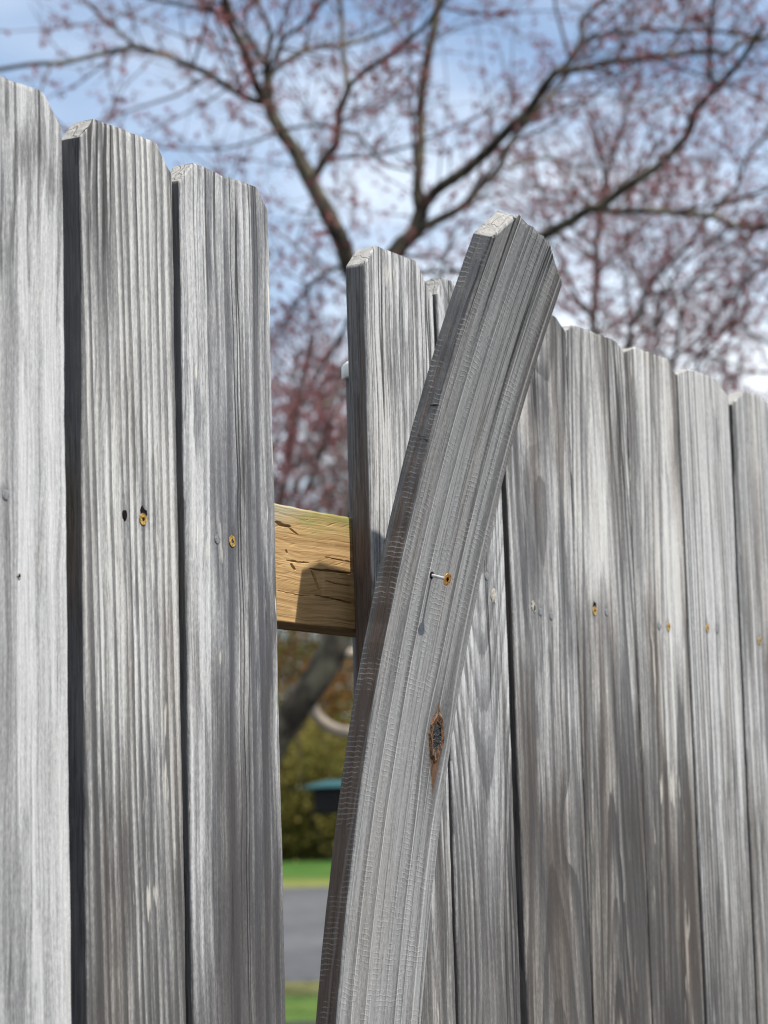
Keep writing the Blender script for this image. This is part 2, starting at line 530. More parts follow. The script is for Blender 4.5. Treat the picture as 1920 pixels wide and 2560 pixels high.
SCREWS = ((2, 0.0785, 1.5151), (3, 0.2037, 1.5089), (7, 0.8887, 1.4966), (8, 1.0779, 1.4911), (9, 1.1874, 1.4964), (10, 1.352, 1.4908))
NAILS = ((1, -0.0912, 1.5164), (3, 0.182, 1.5089), (5, 0.6488, 1.5149), (6, 0.7625, 1.4869), (6, 0.7866, 1.4843), (7, 0.918, 1.4972), (8, 1.053, 1.490), (9, 1.2154, 1.4958))
BOARDS = [
    # xl(bottom,top) xr(bottom,top) ztop earl(w,h) earr(w,h) y  material arguments
    ((-0.303, -0.305), (-0.166, -0.168), 1.838, (0.02, 0.02), (0.02, 0.02), 0.0, dict(pith=(0.03, 0.09), spacing=0.008)),
    ((-0.158, -0.158), (-0.0195, -0.0185), 1.8335, (0.022, 0.022), (0.022, 0.022), 0.0,
     dict(lower_dark=0.12, wz=1.15, pith=(-0.012, 0.075), spacing=0.0125, tilt=0.010, warp=0.013, late_k=0.36, stain_k=0.30, warm=0.10, flakes=0.25, cracks=0.25, light=(0.425, 0.425, 0.425), tone=-0.06,
          bulges=((-0.045, 1.31, 0.022, 0.06, 0.030), (-0.05, 1.0, 0.03, 0.10, 0.02)))),
    ((-0.0085, 0.0045), (0.1285, 0.1268), 1.828, (0.0165, 0.018), (0.021, 0.0215), 0.0,
     dict(lower_dark=0.47, wz=1.40, pith=(-0.16, 0.03), spacing=0.0098, tilt=0.022, warp=0.010, late_k=0.85, stain_k=0.45, warm=0.28, flakes=0.55, cracks=0.30, light=(0.469, 0.464, 0.451))),
    ((0.1335, 0.138), (0.2716, 0.2704), 1.8222, (0.0183, 0.0185), (0.0157, 0.016), 0.0,
     dict(lower_dark=0.50, wz=1.42, pith=(0.12, 0.10), spacing=0.0105, tilt=0.006, warp=0.008, late_k=0.60, stain_k=0.85, warm=0.22, flakes=0.9, cracks=1.0, crack_scale=80.0, light=(0.458, 0.458, 0.457), dark=(0.055, 0.056, 0.064),
          blots=((0.045, 1.12, 0.025, 0.18, 0.45), (0.035, 1.42, 0.018, 0.15, 0.25)))),
    ((0.4335, 0.431), (0.562, 0.560), 1.809, (0.0205, 0.0205), (0.030, 0.028), 0.0,
     dict(lower_dark=0.56, wz=1.36, pith=(0.02, 0.05), spacing=0.0045, warp=0.006, late_k=0.34, stain_k=0.40, warm=0.10, flakes=0.8, cracks=0.8, crack_scale=80.0, light=(0.491, 0.491, 0.491), fibre=0.8, side_brown=0.6, relief=1.3)),
    ((0.5668, 0.5670), (0.6962, 0.6875), 1.802, (0.011, 0.0175), (0.02, 0.018), 0.0,
     dict(lower_dark=0.53, wz=1.44, pith=(0.004, 0.026), spacing=0.0105, quad=(0.42, 1.17), warp=0.007, jag=0.0020, late_k=0.85, stain_k=0.50, warm=0.10, flakes=0.15, cracks=1.0, crack_scale=75.0, light=(0.436, 0.436, 0.440))),
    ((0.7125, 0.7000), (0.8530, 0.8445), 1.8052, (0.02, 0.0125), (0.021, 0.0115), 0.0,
     dict(lower_dark=0.62, wz=1.48, pith=(-0.005, 0.030), spacing=0.0135, tilt=0.0, quad=(0.20, 1.42), warp=0.012, jag=0.0016, late_k=0.60, stain_k=0.75, warm=0.55, flakes=0.18, cracks=0.75, crack_scale=70.0, light=(0.469, 0.464, 0.457),
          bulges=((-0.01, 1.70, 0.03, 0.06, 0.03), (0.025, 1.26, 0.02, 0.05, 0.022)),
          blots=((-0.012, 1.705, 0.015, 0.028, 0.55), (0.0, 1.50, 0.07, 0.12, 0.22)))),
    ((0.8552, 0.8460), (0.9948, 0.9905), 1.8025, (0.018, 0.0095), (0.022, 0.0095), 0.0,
     dict(lower_dark=0.62, wz=1.52, pith=(-0.01, 0.024), spacing=0.0095, tilt=0.070, warp=0.012, jag=0.0016, late_k=0.85, stain_k=0.75, warm=0.45, flakes=0.15, cracks=0.85, crack_scale=70.0, light=(0.458, 0.452, 0.440))),
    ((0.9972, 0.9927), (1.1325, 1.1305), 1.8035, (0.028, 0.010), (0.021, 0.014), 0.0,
     dict(blots=((0.028, 1.13, 0.006, 0.055, -1.6),), lower_dark=0.69, wz=1.50, pith=(0.035, 0.045), spacing=0.0095, tilt=0.030, warp=0.016, jag=0.0014, late_k=0.75, stain_k=0.85, warm=0.55, flakes=0.5, cracks=0.2, light=(0.458, 0.452, 0.440))),
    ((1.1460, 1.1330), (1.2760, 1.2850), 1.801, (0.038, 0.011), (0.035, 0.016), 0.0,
     dict(lower_dark=0.45, wz=1.40, pith=(-0.22, 0.02), spacing=0.0078, tilt=0.006, warp=0.006, late_k=0.80, stain_k=0.35, warm=0.12, flakes=0.2, cracks=0.75, crack_scale=70.0, light=(0.458, 0.458, 0.451))),
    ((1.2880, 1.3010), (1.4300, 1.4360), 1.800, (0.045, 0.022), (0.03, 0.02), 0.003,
     dict(lower_dark=0.50, wz=1.45, pith=(-0.15, 0.02), spacing=0.012, tilt=0.012, warp=0.012, late_k=0.48, stain_k=0.5, warm=0.35, flakes=0.3, cracks=0.3)),
    ((1.4380, 1.4420), (1.5760, 1.5800), 1.802, (0.03, 0.02), (0.03, 0.02), 0.0, dict(pith=(0.03, 0.05), spacing=0.010, tilt=0.02)),
    ((1.5850, 1.5870), (1.7260, 1.7280), 1.799, (0.03, 0.02), (0.03, 0.02), 0.002, dict(pith=(-0.12, 0.02), spacing=0.009, tilt=0.01)),
]
board_obs = []
for i, (xl, xr, zt, el, er, yo, kw) in enumerate(BOARDS):
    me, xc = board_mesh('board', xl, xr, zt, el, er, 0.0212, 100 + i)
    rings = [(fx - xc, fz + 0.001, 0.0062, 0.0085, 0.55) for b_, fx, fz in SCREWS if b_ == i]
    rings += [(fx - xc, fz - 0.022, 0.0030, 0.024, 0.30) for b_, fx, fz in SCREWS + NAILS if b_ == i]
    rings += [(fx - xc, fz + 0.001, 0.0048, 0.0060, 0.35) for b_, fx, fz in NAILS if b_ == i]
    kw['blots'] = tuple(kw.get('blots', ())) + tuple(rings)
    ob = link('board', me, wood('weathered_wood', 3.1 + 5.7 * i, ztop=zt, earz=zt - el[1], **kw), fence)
    ob.location = (xc, yo, 0)
    board_obs.append(ob)

me, _ = board_mesh('board', (-0.0701, -0.0701), (0.0701, 0.0701), 1.7945, (0.0255, 0.028), (0.046, 0.020), 0.0221, 77,
                   bend=lean_point, right_wear=0.0022, ragged=0.0011)
loose = link('board', me, wood('sprung_board_wood', 91.3, pith=(-0.21, 0.09), spacing=0.0125, tilt=-0.014, warp=0.0045, jag=0.0009,
             mildew=0.12, edge_shade=0.62, late_k=0.52, stain_k=0.28, light=(0.270, 0.269, 0.268), dark=(0.052, 0.050, 0.051), warm=0.30, flakes=0.12, cracks=0.5, crack_scale=70.0, ztop=1.7945, earz=1.7945 - 0.028,
             saw=1.0, relief=1.3, fibre=0.5, wander=0.35, side_brown=0.55,
             blots=((-0.0205, 1.45, 0.004, 0.028, 0.40), (0.064, 1.70, 0.013, 0.15, 0.75), (0.040, 1.350, 0.019, 0.045, 0.45)),
             knots=((0.0400, 1.3535, 0.0150, 0.030, 0.052),)), fence)
loose['label'] = 'loose board bowed outward at the top, darker, with saw marks and a rusty half-pulled screw'

# ------------------------------------------------------------------ rails and post behind the boards
CRACKS = [
    (0.0022, 0.0040, [(0.3022, 1.5369), (0.3142, 1.5351), (0.3279, 1.5349)]),
    (0.0012, 0.0020, [(0.3251, 1.5339), (0.3332, 1.5309), (0.34, 1.5293)]),
    (0.0010, 0.0020, [(0.3198, 1.5043), (0.3389, 1.5044), (0.357, 1.5055)]),
    (0.0014, 0.0040, [(0.3582, 1.5007), (0.3666, 1.5002), (0.3894, 1.501), (0.4287, 1.5015)]),
    (0.0022, 0.0040, [(0.3596, 1.4993), (0.3663, 1.4923), (0.3729, 1.4829)]),
    (0.0008, 0.0020, [(0.3804, 1.4919), (0.4033, 1.4898), (0.4281, 1.4897)]),
    (0.0010, 0.0030, [(0.3656, 1.4771), (0.394, 1.4761), (0.4273, 1.4741)]),
    (0.0006, 0.0015, [(0.3011, 1.4768), (0.3377, 1.4751), (0.3571, 1.4757)]),
    (0.0007, 0.0020, [(0.3828, 1.5134), (0.4043, 1.5122), (0.4292, 1.512)]),
    (0.0018, 0.0030, [(0.3196, 1.5132), (0.3222, 1.5112)]),
    (0.0016, 0.0030, [(0.3265, 1.5019), (0.3345, 1.4973)]),
]


def rail_depth(xs, zs):
    """how far below the sawn face each point of the rail lies: grain ridges, checks and torn fibre"""
    rng = np.random.RandomState(5)
    d = np.zeros_like(xs)
    warp = 0.003 * np.sin(xs * 13 + 1.0) + 0.0012 * np.sin(xs * 41)
    # grain swings up round a knot near the middle
    kx, kz = 0.345, 1.498
    swirl = 0.006 * np.exp(-(((xs - kx) / 0.045) ** 2 + ((zs - kz) / 0.03) ** 2))
    v = zs + warp * 0.6 + swirl * np.sign(zs - kz)
    ph = rng.uniform(0, 6.28, 6)
    d += 0.00009 * (np.sin(v * 900 + ph[0]) + 0.7 * np.sin(v * 1430 + ph[1] + 3 * np.sin(xs * 20)) + 0.5 * np.sin(v * 520 + ph[2]))
    for w, dep, pts in CRACKS:
        best = np.full(xs.shape, 1.0)
        along = np.zeros(xs.shape)
        for (x0, z0), (x1, z1) in zip(pts[:-1], pts[1:]):
            ex, ez = x1 - x0, z1 - z0
            l2 = ex * ex + ez * ez
            t = np.clip(((xs - x0) * ex + (zs - z0) * ez) / l2, 0, 1)
            dd = np.hypot(xs - x0 - t * ex, zs - z0 - t * ez)
            best = np.minimum(best, dd)
        tot = sum(math.hypot(b_[0] - a_[0], b_[1] - a_[1]) for a_, b_ in zip(pts[:-1], pts[1:]))
        q = np.hypot(xs - pts[0][0], zs - pts[0][1]) / tot
        taper = np.clip(0.25 + 3.2 * q * np.clip(1.08 - q, 0, 1), 0.1, 1.0)
        ww = w * 0.85 * taper * (0.9 + 0.25 * np.sin(xs * 330 + ph[3]))
        ww = np.maximum(ww, 1e-4)
        d += 0.75 * dep * np.clip(1 - best / ww, 0, 1) ** 0.7
    # torn-out fibre: short horizontal gouges scattered over the sawn face
    for i in range(150):
        gx, gz = rng.uniform(xs.min(), xs.max()) if xs.size < 10 else rng.uniform(0.27, 0.44), rng.uniform(1.452, 1.548)
        gl, gw, gd = rng.uniform(0.002, 0.009), rng.uniform(0.0003, 0.0009), rng.uniform(0.0003, 0.0013)
        if gz < 1.475:
            gd *= 0.3
        d += 0.22 * gd * np.exp(-(((xs - gx) / gl) ** 2 + ((zs - gz - 0.25 * (xs - gx)) / gw) ** 2))
    return d


m, g, b = new_mat('tan_rail_wood')
P = g.attr('rest')
x, y, z = g.sep(P)
sw = g.noise(P, (9, 9, 14), 2.0, 0.5, 3.0)
v = g.vec(g.mul(x, 0.10), y, g.add(z, g.mul(g.sub(sw, 0.5), 0.014)))
gr = g.noise(v, (40, 160, 240), 4.0, 0.65, 5.0)
gr2 = g.noise(v, (160, 600, 900), 2.0, 0.6, 8.0)
base = g.mix(g.step(gr, 0.30, 0.70), (0.43, 0.285, 0.135), (0.26, 0.155, 0.066))
base = g.mix(g.mul(g.step(gr2, 0.50, 0.70), 0.75), base, (0.20, 0.115, 0.045))
patch = g.noise(P, (22, 22, 30), 3.0, 0.6, 13.0)
base = g.mix(g.mul(g.step(patch, 0.5, 0.7), 0.5), base, (0.50, 0.355, 0.18))
moss = g.mul(g.step(g.add(z, g.mul(g.sub(patch, 0.5), 0.05), g.mul(g.sub(gr2, 0.5), 0.012)), 1.524, 1.550), g.step(y, 0.03, 0.045, 1.0, 0.7))
base = g.mix(g.mul(moss, g.step(gr2, 0.25, 0.6), 0.85), base, g.mix(patch, (0.115, 0.135, 0.022), (0.24, 0.24, 0.10)))
grey = g.mul(g.step(g.sub(z, g.mul(x, 0.35)), 1.418, 1.438), 0.6)
base = g.mix(grey, base, (0.33, 0.29, 0.22))
g.put(b.inputs['Base Color'], base)
b.inputs['Roughness'].default_value = 0.88
b.inputs['Specular IOR Level'].default_value = 0.15
bp = g.node('ShaderNodeBump')
bp.inputs['Strength'].default_value = 0.6
bp.inputs['Distance'].default_value = 0.0009
g.put(bp.inputs['Height'], g.add(gr, g.mul(gr2, 0.6)))
m.node_tree.links.new(bp.outputs[0], b.inputs['Normal'])
M_rail = m


def rail(z0, z1, x0, x1, xa, xb, dense):
    y0, y1 = 0.0216, 0.056
    if dense:
        xs = np.concatenate([np.linspace(x0, xa, 6)[:-1], np.linspace(xa, xb, 240), np.linspace(xb, x1, 8)[1:]])
        zs = np.linspace(z0, z1, 170)
    else:
        xs = np.linspace(x0, x1, 8)
        zs = np.linspace(z0, z1, 3)
    X, Z = np.meshgrid(xs, zs)
    D = rail_depth(X, Z) if dense else np.zeros_like(X)
    edge = np.minimum(Z - z0, z1 - Z)
    D = D + 0.0025 * np.clip(1 - edge / 0.0025, 0, 1) ** 2
    topwob = 0.0003 * np.sin(X * 47) + 0.0002 * np.sin(X * 190 + 1) if dense else 0 * X
    Zw = Z + topwob * (Z - z0) / (z1 - z0)
    ny, nx = X.shape
    V = np.stack([X, y0 + np.maximum(D, 0.0), Zw], -1).reshape(-1, 3)
    idx = np.arange(ny * nx).reshape(ny, nx)
    F = np.stack([idx[:-1, :-1], idx[:-1, 1:], idx[1:, 1:], idx[1:, :-1]], -1).reshape(-1, 4).tolist()
    vs = V.tolist()
    n = len(vs)
    # back edge follows the same top and bottom lines
    bot = list(range(n, n + nx))
    vs += [(X[0, i], y1, Zw[0, i]) for i in range(nx)]
    top = list(range(n + nx, n + 2 * nx))
    vs += [(X[0, i], y1, Zw[-1, i] - 0.0015) for i in range(nx)]
    for i in range(nx - 1):
        F.append((bot[i], bot[i + 1], int(idx[0, i + 1]), int(idx[0, i])))
        F.append((int(idx[-1, i]), int(idx[-1, i + 1]), top[i + 1], top[i]))
        F.append((bot[i + 1], bot[i], top[i], top[i + 1]))
    F.append(tuple(int(v) for v in idx[::-1, 0]) + (bot[0], top[0]))
    F.append(tuple(int(v) for v in idx[:, -1]) + (top[-1], bot[-1]))
    me = mesh_from('rail', vs, F)
    at = me.attributes.new('rest', 'FLOAT_VECTOR', 'POINT')
    at.data.foreach_set('vector', np.array(vs, dtype=np.float32).ravel())
    return link('rail', me, M_rail, fence)


rail(1.4485, 1.5535, -0.45, 1.80, 0.262, 0.445, True)
rail(0.32, 0.42, -0.45, 1.80, 0.262, 0.445, False)

# square post with a white cap, behind the right-hand boards
M_post = wood('post_wood', 57.0, pith=(-0.10, 0.10), spacing=0.008, late_k=0.45, stain_k=0.5, warm=0.1, light=(0.348, 0.360, 0.383), dark=(0.11, 0.115, 0.13), flakes=0.1)


def box_mesh(name, x0, x1, y0, y1, z0, z1, bev=0.003, seg=2):
    bm = bmesh.new()
    bmesh.ops.create_cube(bm, size=1.0)
    for v in bm.verts:
        v.co = Vector((x0 + (v.co.x + 0.5) * (x1 - x0), y0 + (v.co.y + 0.5) * (y1 - y0), z0 + (v.co.z + 0.5) * (z1 - z0)))
    if bev:
        bmesh.ops.bevel(bm, geom=bm.edges[:], offset=bev, segments=seg, affect='EDGES', profile=0.6)
    me = bpy.data.meshes.new(name)
    bm.to_mesh(me)
    bm.free()
    at = me.attributes.new('rest', 'FLOAT_VECTOR', 'POINT')
    co = np.zeros(len(me.vertices) * 3, dtype=np.float32)
    me.vertices.foreach_get('co', co)
    at.data.foreach_set('vector', co)
    return me


post = link('post', box_mesh('post', -0.045, 0.045, -0.045, 0.045, -0.02, 1.735, 0.004), M_post, fence)
post.location = (0.680, 0.1045, 0)
# cap: a skirt and a softly domed top
cv, cf = [], []
prof = [(0.0515, 0.0), (0.0525, 0.002), (0.0525, 0.026), (0.051, 0.032), (0.047, 0.038), (0.038, 0.044), (0.022, 0.049), (0.0, 0.051)]
NS = 24
for (r_, h_) in prof[:-1]:
    for k in range(NS):
        a = 2 * math.pi * (k + 0.5) / NS
        c_, s_ = math.cos(a), math.sin(a)
        q = 1.0 / (abs(c_) ** 8 + abs(s_) ** 8) ** (1 / 8)
        cv.append((r_ * c_ * q, r_ * s_ * q, h_))
cv.append((0, 0, prof[-1][1]))
for j in range(len(prof) - 2):
    for k in range(NS):
        k2 = (k + 1) % NS
        cf.append((j * NS + k, j * NS + k2, (j + 1) * NS + k2, (j + 1) * NS + k))
j = len(prof) - 2
for k in range(NS):
    cf.append((j * NS + k, j * NS + (k + 1) % NS, len(cv) - 1))
cf.append(tuple(range(NS - 1, -1, -1)))
capo = link('post_cap', mesh_from('post_cap', cv, cf, True), simple('white_cap', (0.72, 0.71, 0.67), 0.5, 0, 0.06, 30), post)
capo.location = (0, 0, 1.7285)
capo.scale = (1, 1, 0.5)

# ------------------------------------------------------------------ screws, nails, holes
M_brass = simple('yellow_screw', (0.36, 0.22, 0.045), 0.5, 0.4, 0.6, 420, 0.5)
M_rust = simple('rusted_screw_head', (0.36, 0.175, 0.04), 0.55, 0.35, 0.6, 500, 0.5)
M_steel = simple('bare_steel', (0.60, 0.60, 0.62), 0.35, 0.35, 0.15, 400)
M_nail = simple('grey_nail', (0.21, 0.21, 0.215), 0.55, 0.5, 0.3, 500)
M_dark = simple('dark_hole', (0.010, 0.008, 0.008), 0.95, 0, 0, 8, 0.05)
M_chip = simple('pale_torn_wood', (0.30, 0.28, 0.245), 0.9, 0, 0.35, 400)


def screw_head(r=0.0049):
    """countersunk disc with a six-lobed recess; lies in the xz plane, facing -y"""
    v, f, mi = [], [], []
    n = 24
    ring = lambda rad, yy: [len(v) + k for k in range(n)] if [v.append((rad(k) * math.cos(2 * math.pi * k / n), yy, rad(k) * math.sin(2 * math.pi * k / n))) for k in range(0)] is None else None

    def add(fn, yy):
        s = len(v)
        for k in range(n):
            a = 2 * math.pi * k / n
            v.append((fn(k) * math.cos(a), yy, fn(k) * math.sin(a)))
        return list(range(s, s + n))
    star = lambda k: r * (0.44 if k % 4 == 0 else (0.36 if k % 2 else 0.27))
    a0 = add(lambda k: r * 0.72, 0.0012)
    a1 = add(lambda k: r, 0.0001)
    a2 = add(lambda k: r * 0.96, -0.0003)
    a3 = add(star, -0.0002)
    a4 = add(lambda k: star(k) * 0.9, 0.0018)
    for p, q, mm in ((a0, a1, 0), (a1, a2, 0), (a2, a3, 0), (a3, a4, 1)):
        for k in range(n):
            k2 = (k + 1) % n
            f.append((p[k], p[k2], q[k2], q[k]))
            mi.append(mm)
    f.append(tuple(a4))
    mi.append(1)
    return mesh_from('screw', v, f, False, mi)


def disc(name, r, dome, n=16, squash=1.0, ragged=0.0, seed=1):
    rng = random.Random(seed)
    v, f = [], []
    rg = [1 + rng.uniform(-ragged, ragged) for _ in range(n)]
    for rad, yy in ((1.0, 0.0006), (1.0, -abs(dome) * 0.4), (0.6, -abs(dome))):
        for k in range(n):
            a = 2 * math.pi * k / n
            v.append((r * rad * rg[k] * math.cos(a), yy, r * rad * rg[k] * squash * math.sin(a)))
    for j in (0, 1):
        for k in range(n):
            k2 = (k + 1) % n
            f.append((j * n + k, j * n + k2, (j + 1) * n + k2, (j + 1) * n + k))
    f.append(tuple(2 * n + k for k in range(n)))
    return mesh_from(name, v, f)


def pit(name, r, squash, seed):
    """a torn pit with a raised, ragged rim and a sunk floor"""
    rng = random.Random(seed)
    n = 14
    v, f, mi = [], [], []
    rg = [1 + rng.uniform(-0.25, 0.25) for _ in range(n)]
    for rad, yy in ((1.35, 0.0003), (1.0, -0.0005), (0.8, -0.0002)):
        for k in range(n):
            a = 2 * math.pi * k / n
            v.append((r * rad * rg[k] * math.cos(a), yy, r * rad * rg[k] * squash * math.sin(a)))
    for j in (0, 1):
        for k in range(n):
            k2 = (k + 1) % n
            f.append((j * n + k, j * n + k2, (j + 1) * n + k2, (j + 1) * n + k))
            mi.append(0)
    f.append(tuple(2 * n + k for k in range(n)))
    mi.append(1)
    return mesh_from(name, v, f, False, mi)


SCREW = screw_head()
SCREW.materials.append(M_brass)
SCREW.materials.append(M_dark)


def fix(bi, name, me, x, z, mats=None, rot=0.0, y=-0.0004):
    p = board_obs[bi]
    if mats:
        o = link(name, me, mats, p)
    else:
        o = bpy.data.objects.new(name, me)
        col.objects.link(o)
        o.parent = p
    o.location = (x - p.location.x, y, z)
    o.rotation_euler = (0, rot, 0)
    return o


NAIL = disc('nail', 0.0040, 0.0004)
NAIL.materials.append(M_nail)
for bi, x, z in SCREWS:
    o = fix(bi, 'screw', SCREW, x, z, rot=bi * 1.1)
    if bi in (2, 7):
        fix(bi, 'screw_hole', pit('screw_hole', 0.0034, 1.4, bi), x + 0.0008, z + 0.0042, [M_dark, M_dark], 0.0, -0.0002)
for bi, x, z in NAILS:
    fix(bi, 'nail', NAIL, x, z, rot=x * 9)
fix(1, 'nail_hole', pit('nail_hole', 0.0016, 1.1, 3), -0.0767, 1.4575, [M_chip, M_dark])
fix(2, 'nail_hole', pit('nail_hole', 0.0023, 1.7, 4), 0.0548, 1.5159, [M_dark, M_dark])
fix(5, 'torn_chip', disc('torn_chip', 0.0046, 0.0007, 13, 1.7, 0.4, 6), 0.6608, 1.4972, M_chip)
fix(6, 'torn_chip', disc('torn_chip', 0.0030, 0.0006, 13, 1.9, 0.4, 7), 0.7452, 1.4922, M_chip)
fix(6, 'nail_hole', pit('nail_hole', 0.0022, 1.9, 8), 0.7490, 1.4900, [M_chip, M_dark])

# the half-pulled screw of the sprung board
c, wd, nb, ax = lean_curve(1.4851)
p0 = lean_point(-0.0168, 0.0, 1.4851)
outw = (-nb - ax * 0.10).normalized()
q = Vector((0, -1, 0)).rotation_difference(outw)
sv, sf = [], []
n = 14
LEN = 0.0165
for rad, yy in ((0.0015, 0.004), (0.0015, -LEN + 0.004), (0.0019, -LEN + 0.0022), (0.0050, -LEN + 0.0001)):
    for k in range(n):
        a = 2 * math.pi * k / n
        sv.append((rad * math.cos(a), yy, rad * math.sin(a)))
for j in range(3):
    for k in range(n):
        k2 = (k + 1) % n
        sf.append((j * n + k, j * n + k2, (j + 1) * n + k2, (j + 1) * n + k))
shank = link('screw', mesh_from('screw', sv, sf, True), M_steel, loose)
shank.location = p0
shank.rotation_mode = 'QUATERNION'
shank.rotation_quaternion = q
hd = screw_head(0.0058)
head = link('screw_head', hd, [M_rust, M_dark], loose)
head.location = p0 + outw * (LEN + 0.0002)
head.rotation_mode = 'QUATERNION'
head.rotation_quaternion = q
hole = link('screw_hole', pit('screw_hole', 0.0021, 1.3, 21), [M_dark, M_dark], loose)
hole.location = p0 - nb * 0.0004
hole.rotation_mode = 'QUATERNION'
hole.rotation_quaternion = Vector((0, -1, 0)).rotation_difference(-nb)

# short splits across the near edge of the sprung board
for pts, wid in ((((0.0135, 1.5935), (0.0105, 1.5900), (0.0065, 1.5908), (0.0015, 1.5880)), 0.0011), (((0.0095, 1.6185), (0.0055, 1.6188), (0.0012, 1.6200)), 0.0006)):
    v, f = [], []
    m_ = len(pts)
    for i_, (yy, zz) in enumerate(pts):
        ww = wid * (0.35 if i_ in (0, m_ - 1) else 1.0)
        for dz_, dx_ in ((ww, -0.00035), (0.0, 0.0002), (-ww, -0.00035)):
            v.append(lean_point(-0.0704 + dx_, yy, zz + dz_))
    for i_ in range(m_ - 1):
        for j_ in range(2):
            f.append((3 * i_ + j_, 3 * i_ + j_ + 1, 3 * i_ + j_ + 4, 3 * i_ + j_ + 3))
    link('split', mesh_from('split', v, f), M_dark, loose)

# knot on the sprung board: an almond-shaped plug with a sunken black heart
kn_v, kn_f, kn_m = [], [], []
n = 28
rng = random.Random(9)
jag = [1 + rng.uniform(-0.12, 0.12) for _ in range(n)]
levels = [(1.0, 0.0003), (0.84, -0.0013), (0.60, -0.0006), (0.50, 0.0002), (0.30, -0.0002)]
for rad, yy in levels:
    for k in range(n):
        a = 2 * math.pi * k / n
        sx = 0.0135 * abs(math.cos(a)) ** 1.25 * math.copysign(1, math.cos(a))
        szz = (0.0235 if math.sin(a) > 0 else 0.024) * math.sin(a)
        mixr = rad if rad > 0.7 else rad * 0.95
        P = lean_point(0.0402 + sx * mixr * jag[k] - szz * mixr * 0.12, yy - 0.0002, 1.3535 + szz * mixr * jag[(k * 5) % n])
        kn_v.append(P)
for j in range(len(levels) - 1):
    for k in range(n):
        k2 = (k + 1) % n
        kn_f.append((j * n + k, j * n + k2, (j + 1) * n + k2, (j + 1) * n + k))
        kn_m.append(0 if j < 2 else 1)
kn_f.append(tuple((len(levels) - 1) * n + k for k in range(n)))
kn_m.append(1)
mk, gk, bk = new_mat('resin_brown_knot')
co = gk.node('ShaderNodeTexCoord').outputs['Object']
nk = gk.noise(co, (420, 420, 160), 3.0, 0.7, 2.0)
gk.put(bk.inputs['Base Color'], gk.mix(gk.step(nk, 0.38, 0.62), (0.018, 0.010, 0.007), (0.185, 0.080, 0.024)))
bk.inputs['Roughness'].default_value = 0.6
bpk = gk.node('ShaderNodeBump')
bpk.inputs['Distance'].default_value = 0.0015
gk.put(bpk.inputs['Height'], nk)
mk.node_tree.links.new(bpk.outputs[0], bk.inputs['Normal'])
mh, gh, bh = new_mat('black_knot_heart')
co = gh.node('ShaderNodeTexCoord').outputs['Object']
nh = gh.noise(co, (260, 260, 260), 3.0, 0.6, 5.0)
gh.put(bh.inputs['Base Color'], gh.mix(gh.step(nh, 0.62, 0.76), (0.010, 0.008, 0.007), (0.050, 0.046, 0.043)))
bh.inputs['Roughness'].default_value = 0.55
bph = gh.node('ShaderNodeBump')
bph.inputs['Distance'].default_value = 0.004
gh.put(bph.inputs['Height'], nh)
mh.node_tree.links.new(bph.outputs[0], bh.inputs['Normal'])
link('knot', mesh_from('knot', kn_v, kn_f, False, kn_m), [mk, mh], loose)


# ------------------------------------------------------------------ trees
class Tubes:
    def __init__(self):
        self.v, self.f, self.n = [], [], 0

    def tube(self, pts, rad, sides=6, lump=0.0, rng=None):
        pts = np.asarray(pts, float)
        m = len(pts)
        tan = np.gradient(pts, axis=0)
        tan /= np.linalg.norm(tan, axis=1)[:, None] + 1e-9
        ref = np.array([0.31, 0.17, 0.93]) if abs(tan[0][2]) < 0.8 else np.array([0.95, 0.2, 0.1])
        e1 = np.cross(tan, ref)
        e1 /= np.linalg.norm(e1, axis=1)[:, None] + 1e-9
        e2 = np.cross(tan, e1)
        a = np.arange(sides) * 2 * math.pi / sides
        rad = np.asarray(rad, float)[:, None]
        R = np.repeat(rad, sides, 1)
        if lump and rng is not None:
            R = R * (1 + lump * rng.uniform(-1, 1, R.shape))
        V = pts[:, None, :] + R[..., None] * (np.cos(a)[None, :, None] * e1[:, None, :] + np.sin(a)[None, :, None] * e2[:, None, :])
        self.v.append(V.reshape(-1, 3))
        idx = self.n + np.arange(m * sides).reshape(m, sides)
        nx = np.roll(idx, -1, 1)
        F = np.stack([idx[:-1], nx[:-1], nx[1:], idx[1:]], -1).reshape(-1, 4)
        self.f.append(F)
        self.n += m * sides

    def quads(self, V):
        """V: (k,4,3) loose quads"""
        k = len(V)
        self.v.append(V.reshape(-1, 3))
        self.f.append(self.n + np.arange(k * 4).reshape(k, 4))
        self.n += 4 * k

    def mesh(self, name, smooth=False):
        v = np.concatenate(self.v).astype(np.float32)
        f = np.concatenate(self.f).astype(np.int32)
        me = bpy.data.meshes.new(name)
        me.vertices.add(len(v))
        me.vertices.foreach_set('co', v.ravel())
        me.loops.add(f.size)
        me.loops.foreach_set('vertex_index', f.ravel())
        me.polygons.add(len(f))
        me.polygons.foreach_set('loop_start', np.arange(0, f.size, 4, dtype=np.int32))
        me.polygons.foreach_set('loop_total', np.full(len(f), 4, dtype=np.int32))
        if smooth:
            me.polygons.foreach_set('use_smooth', np.ones(len(f), dtype=bool))
        me.update(calc_edges=True)
        me.validate()
        return me


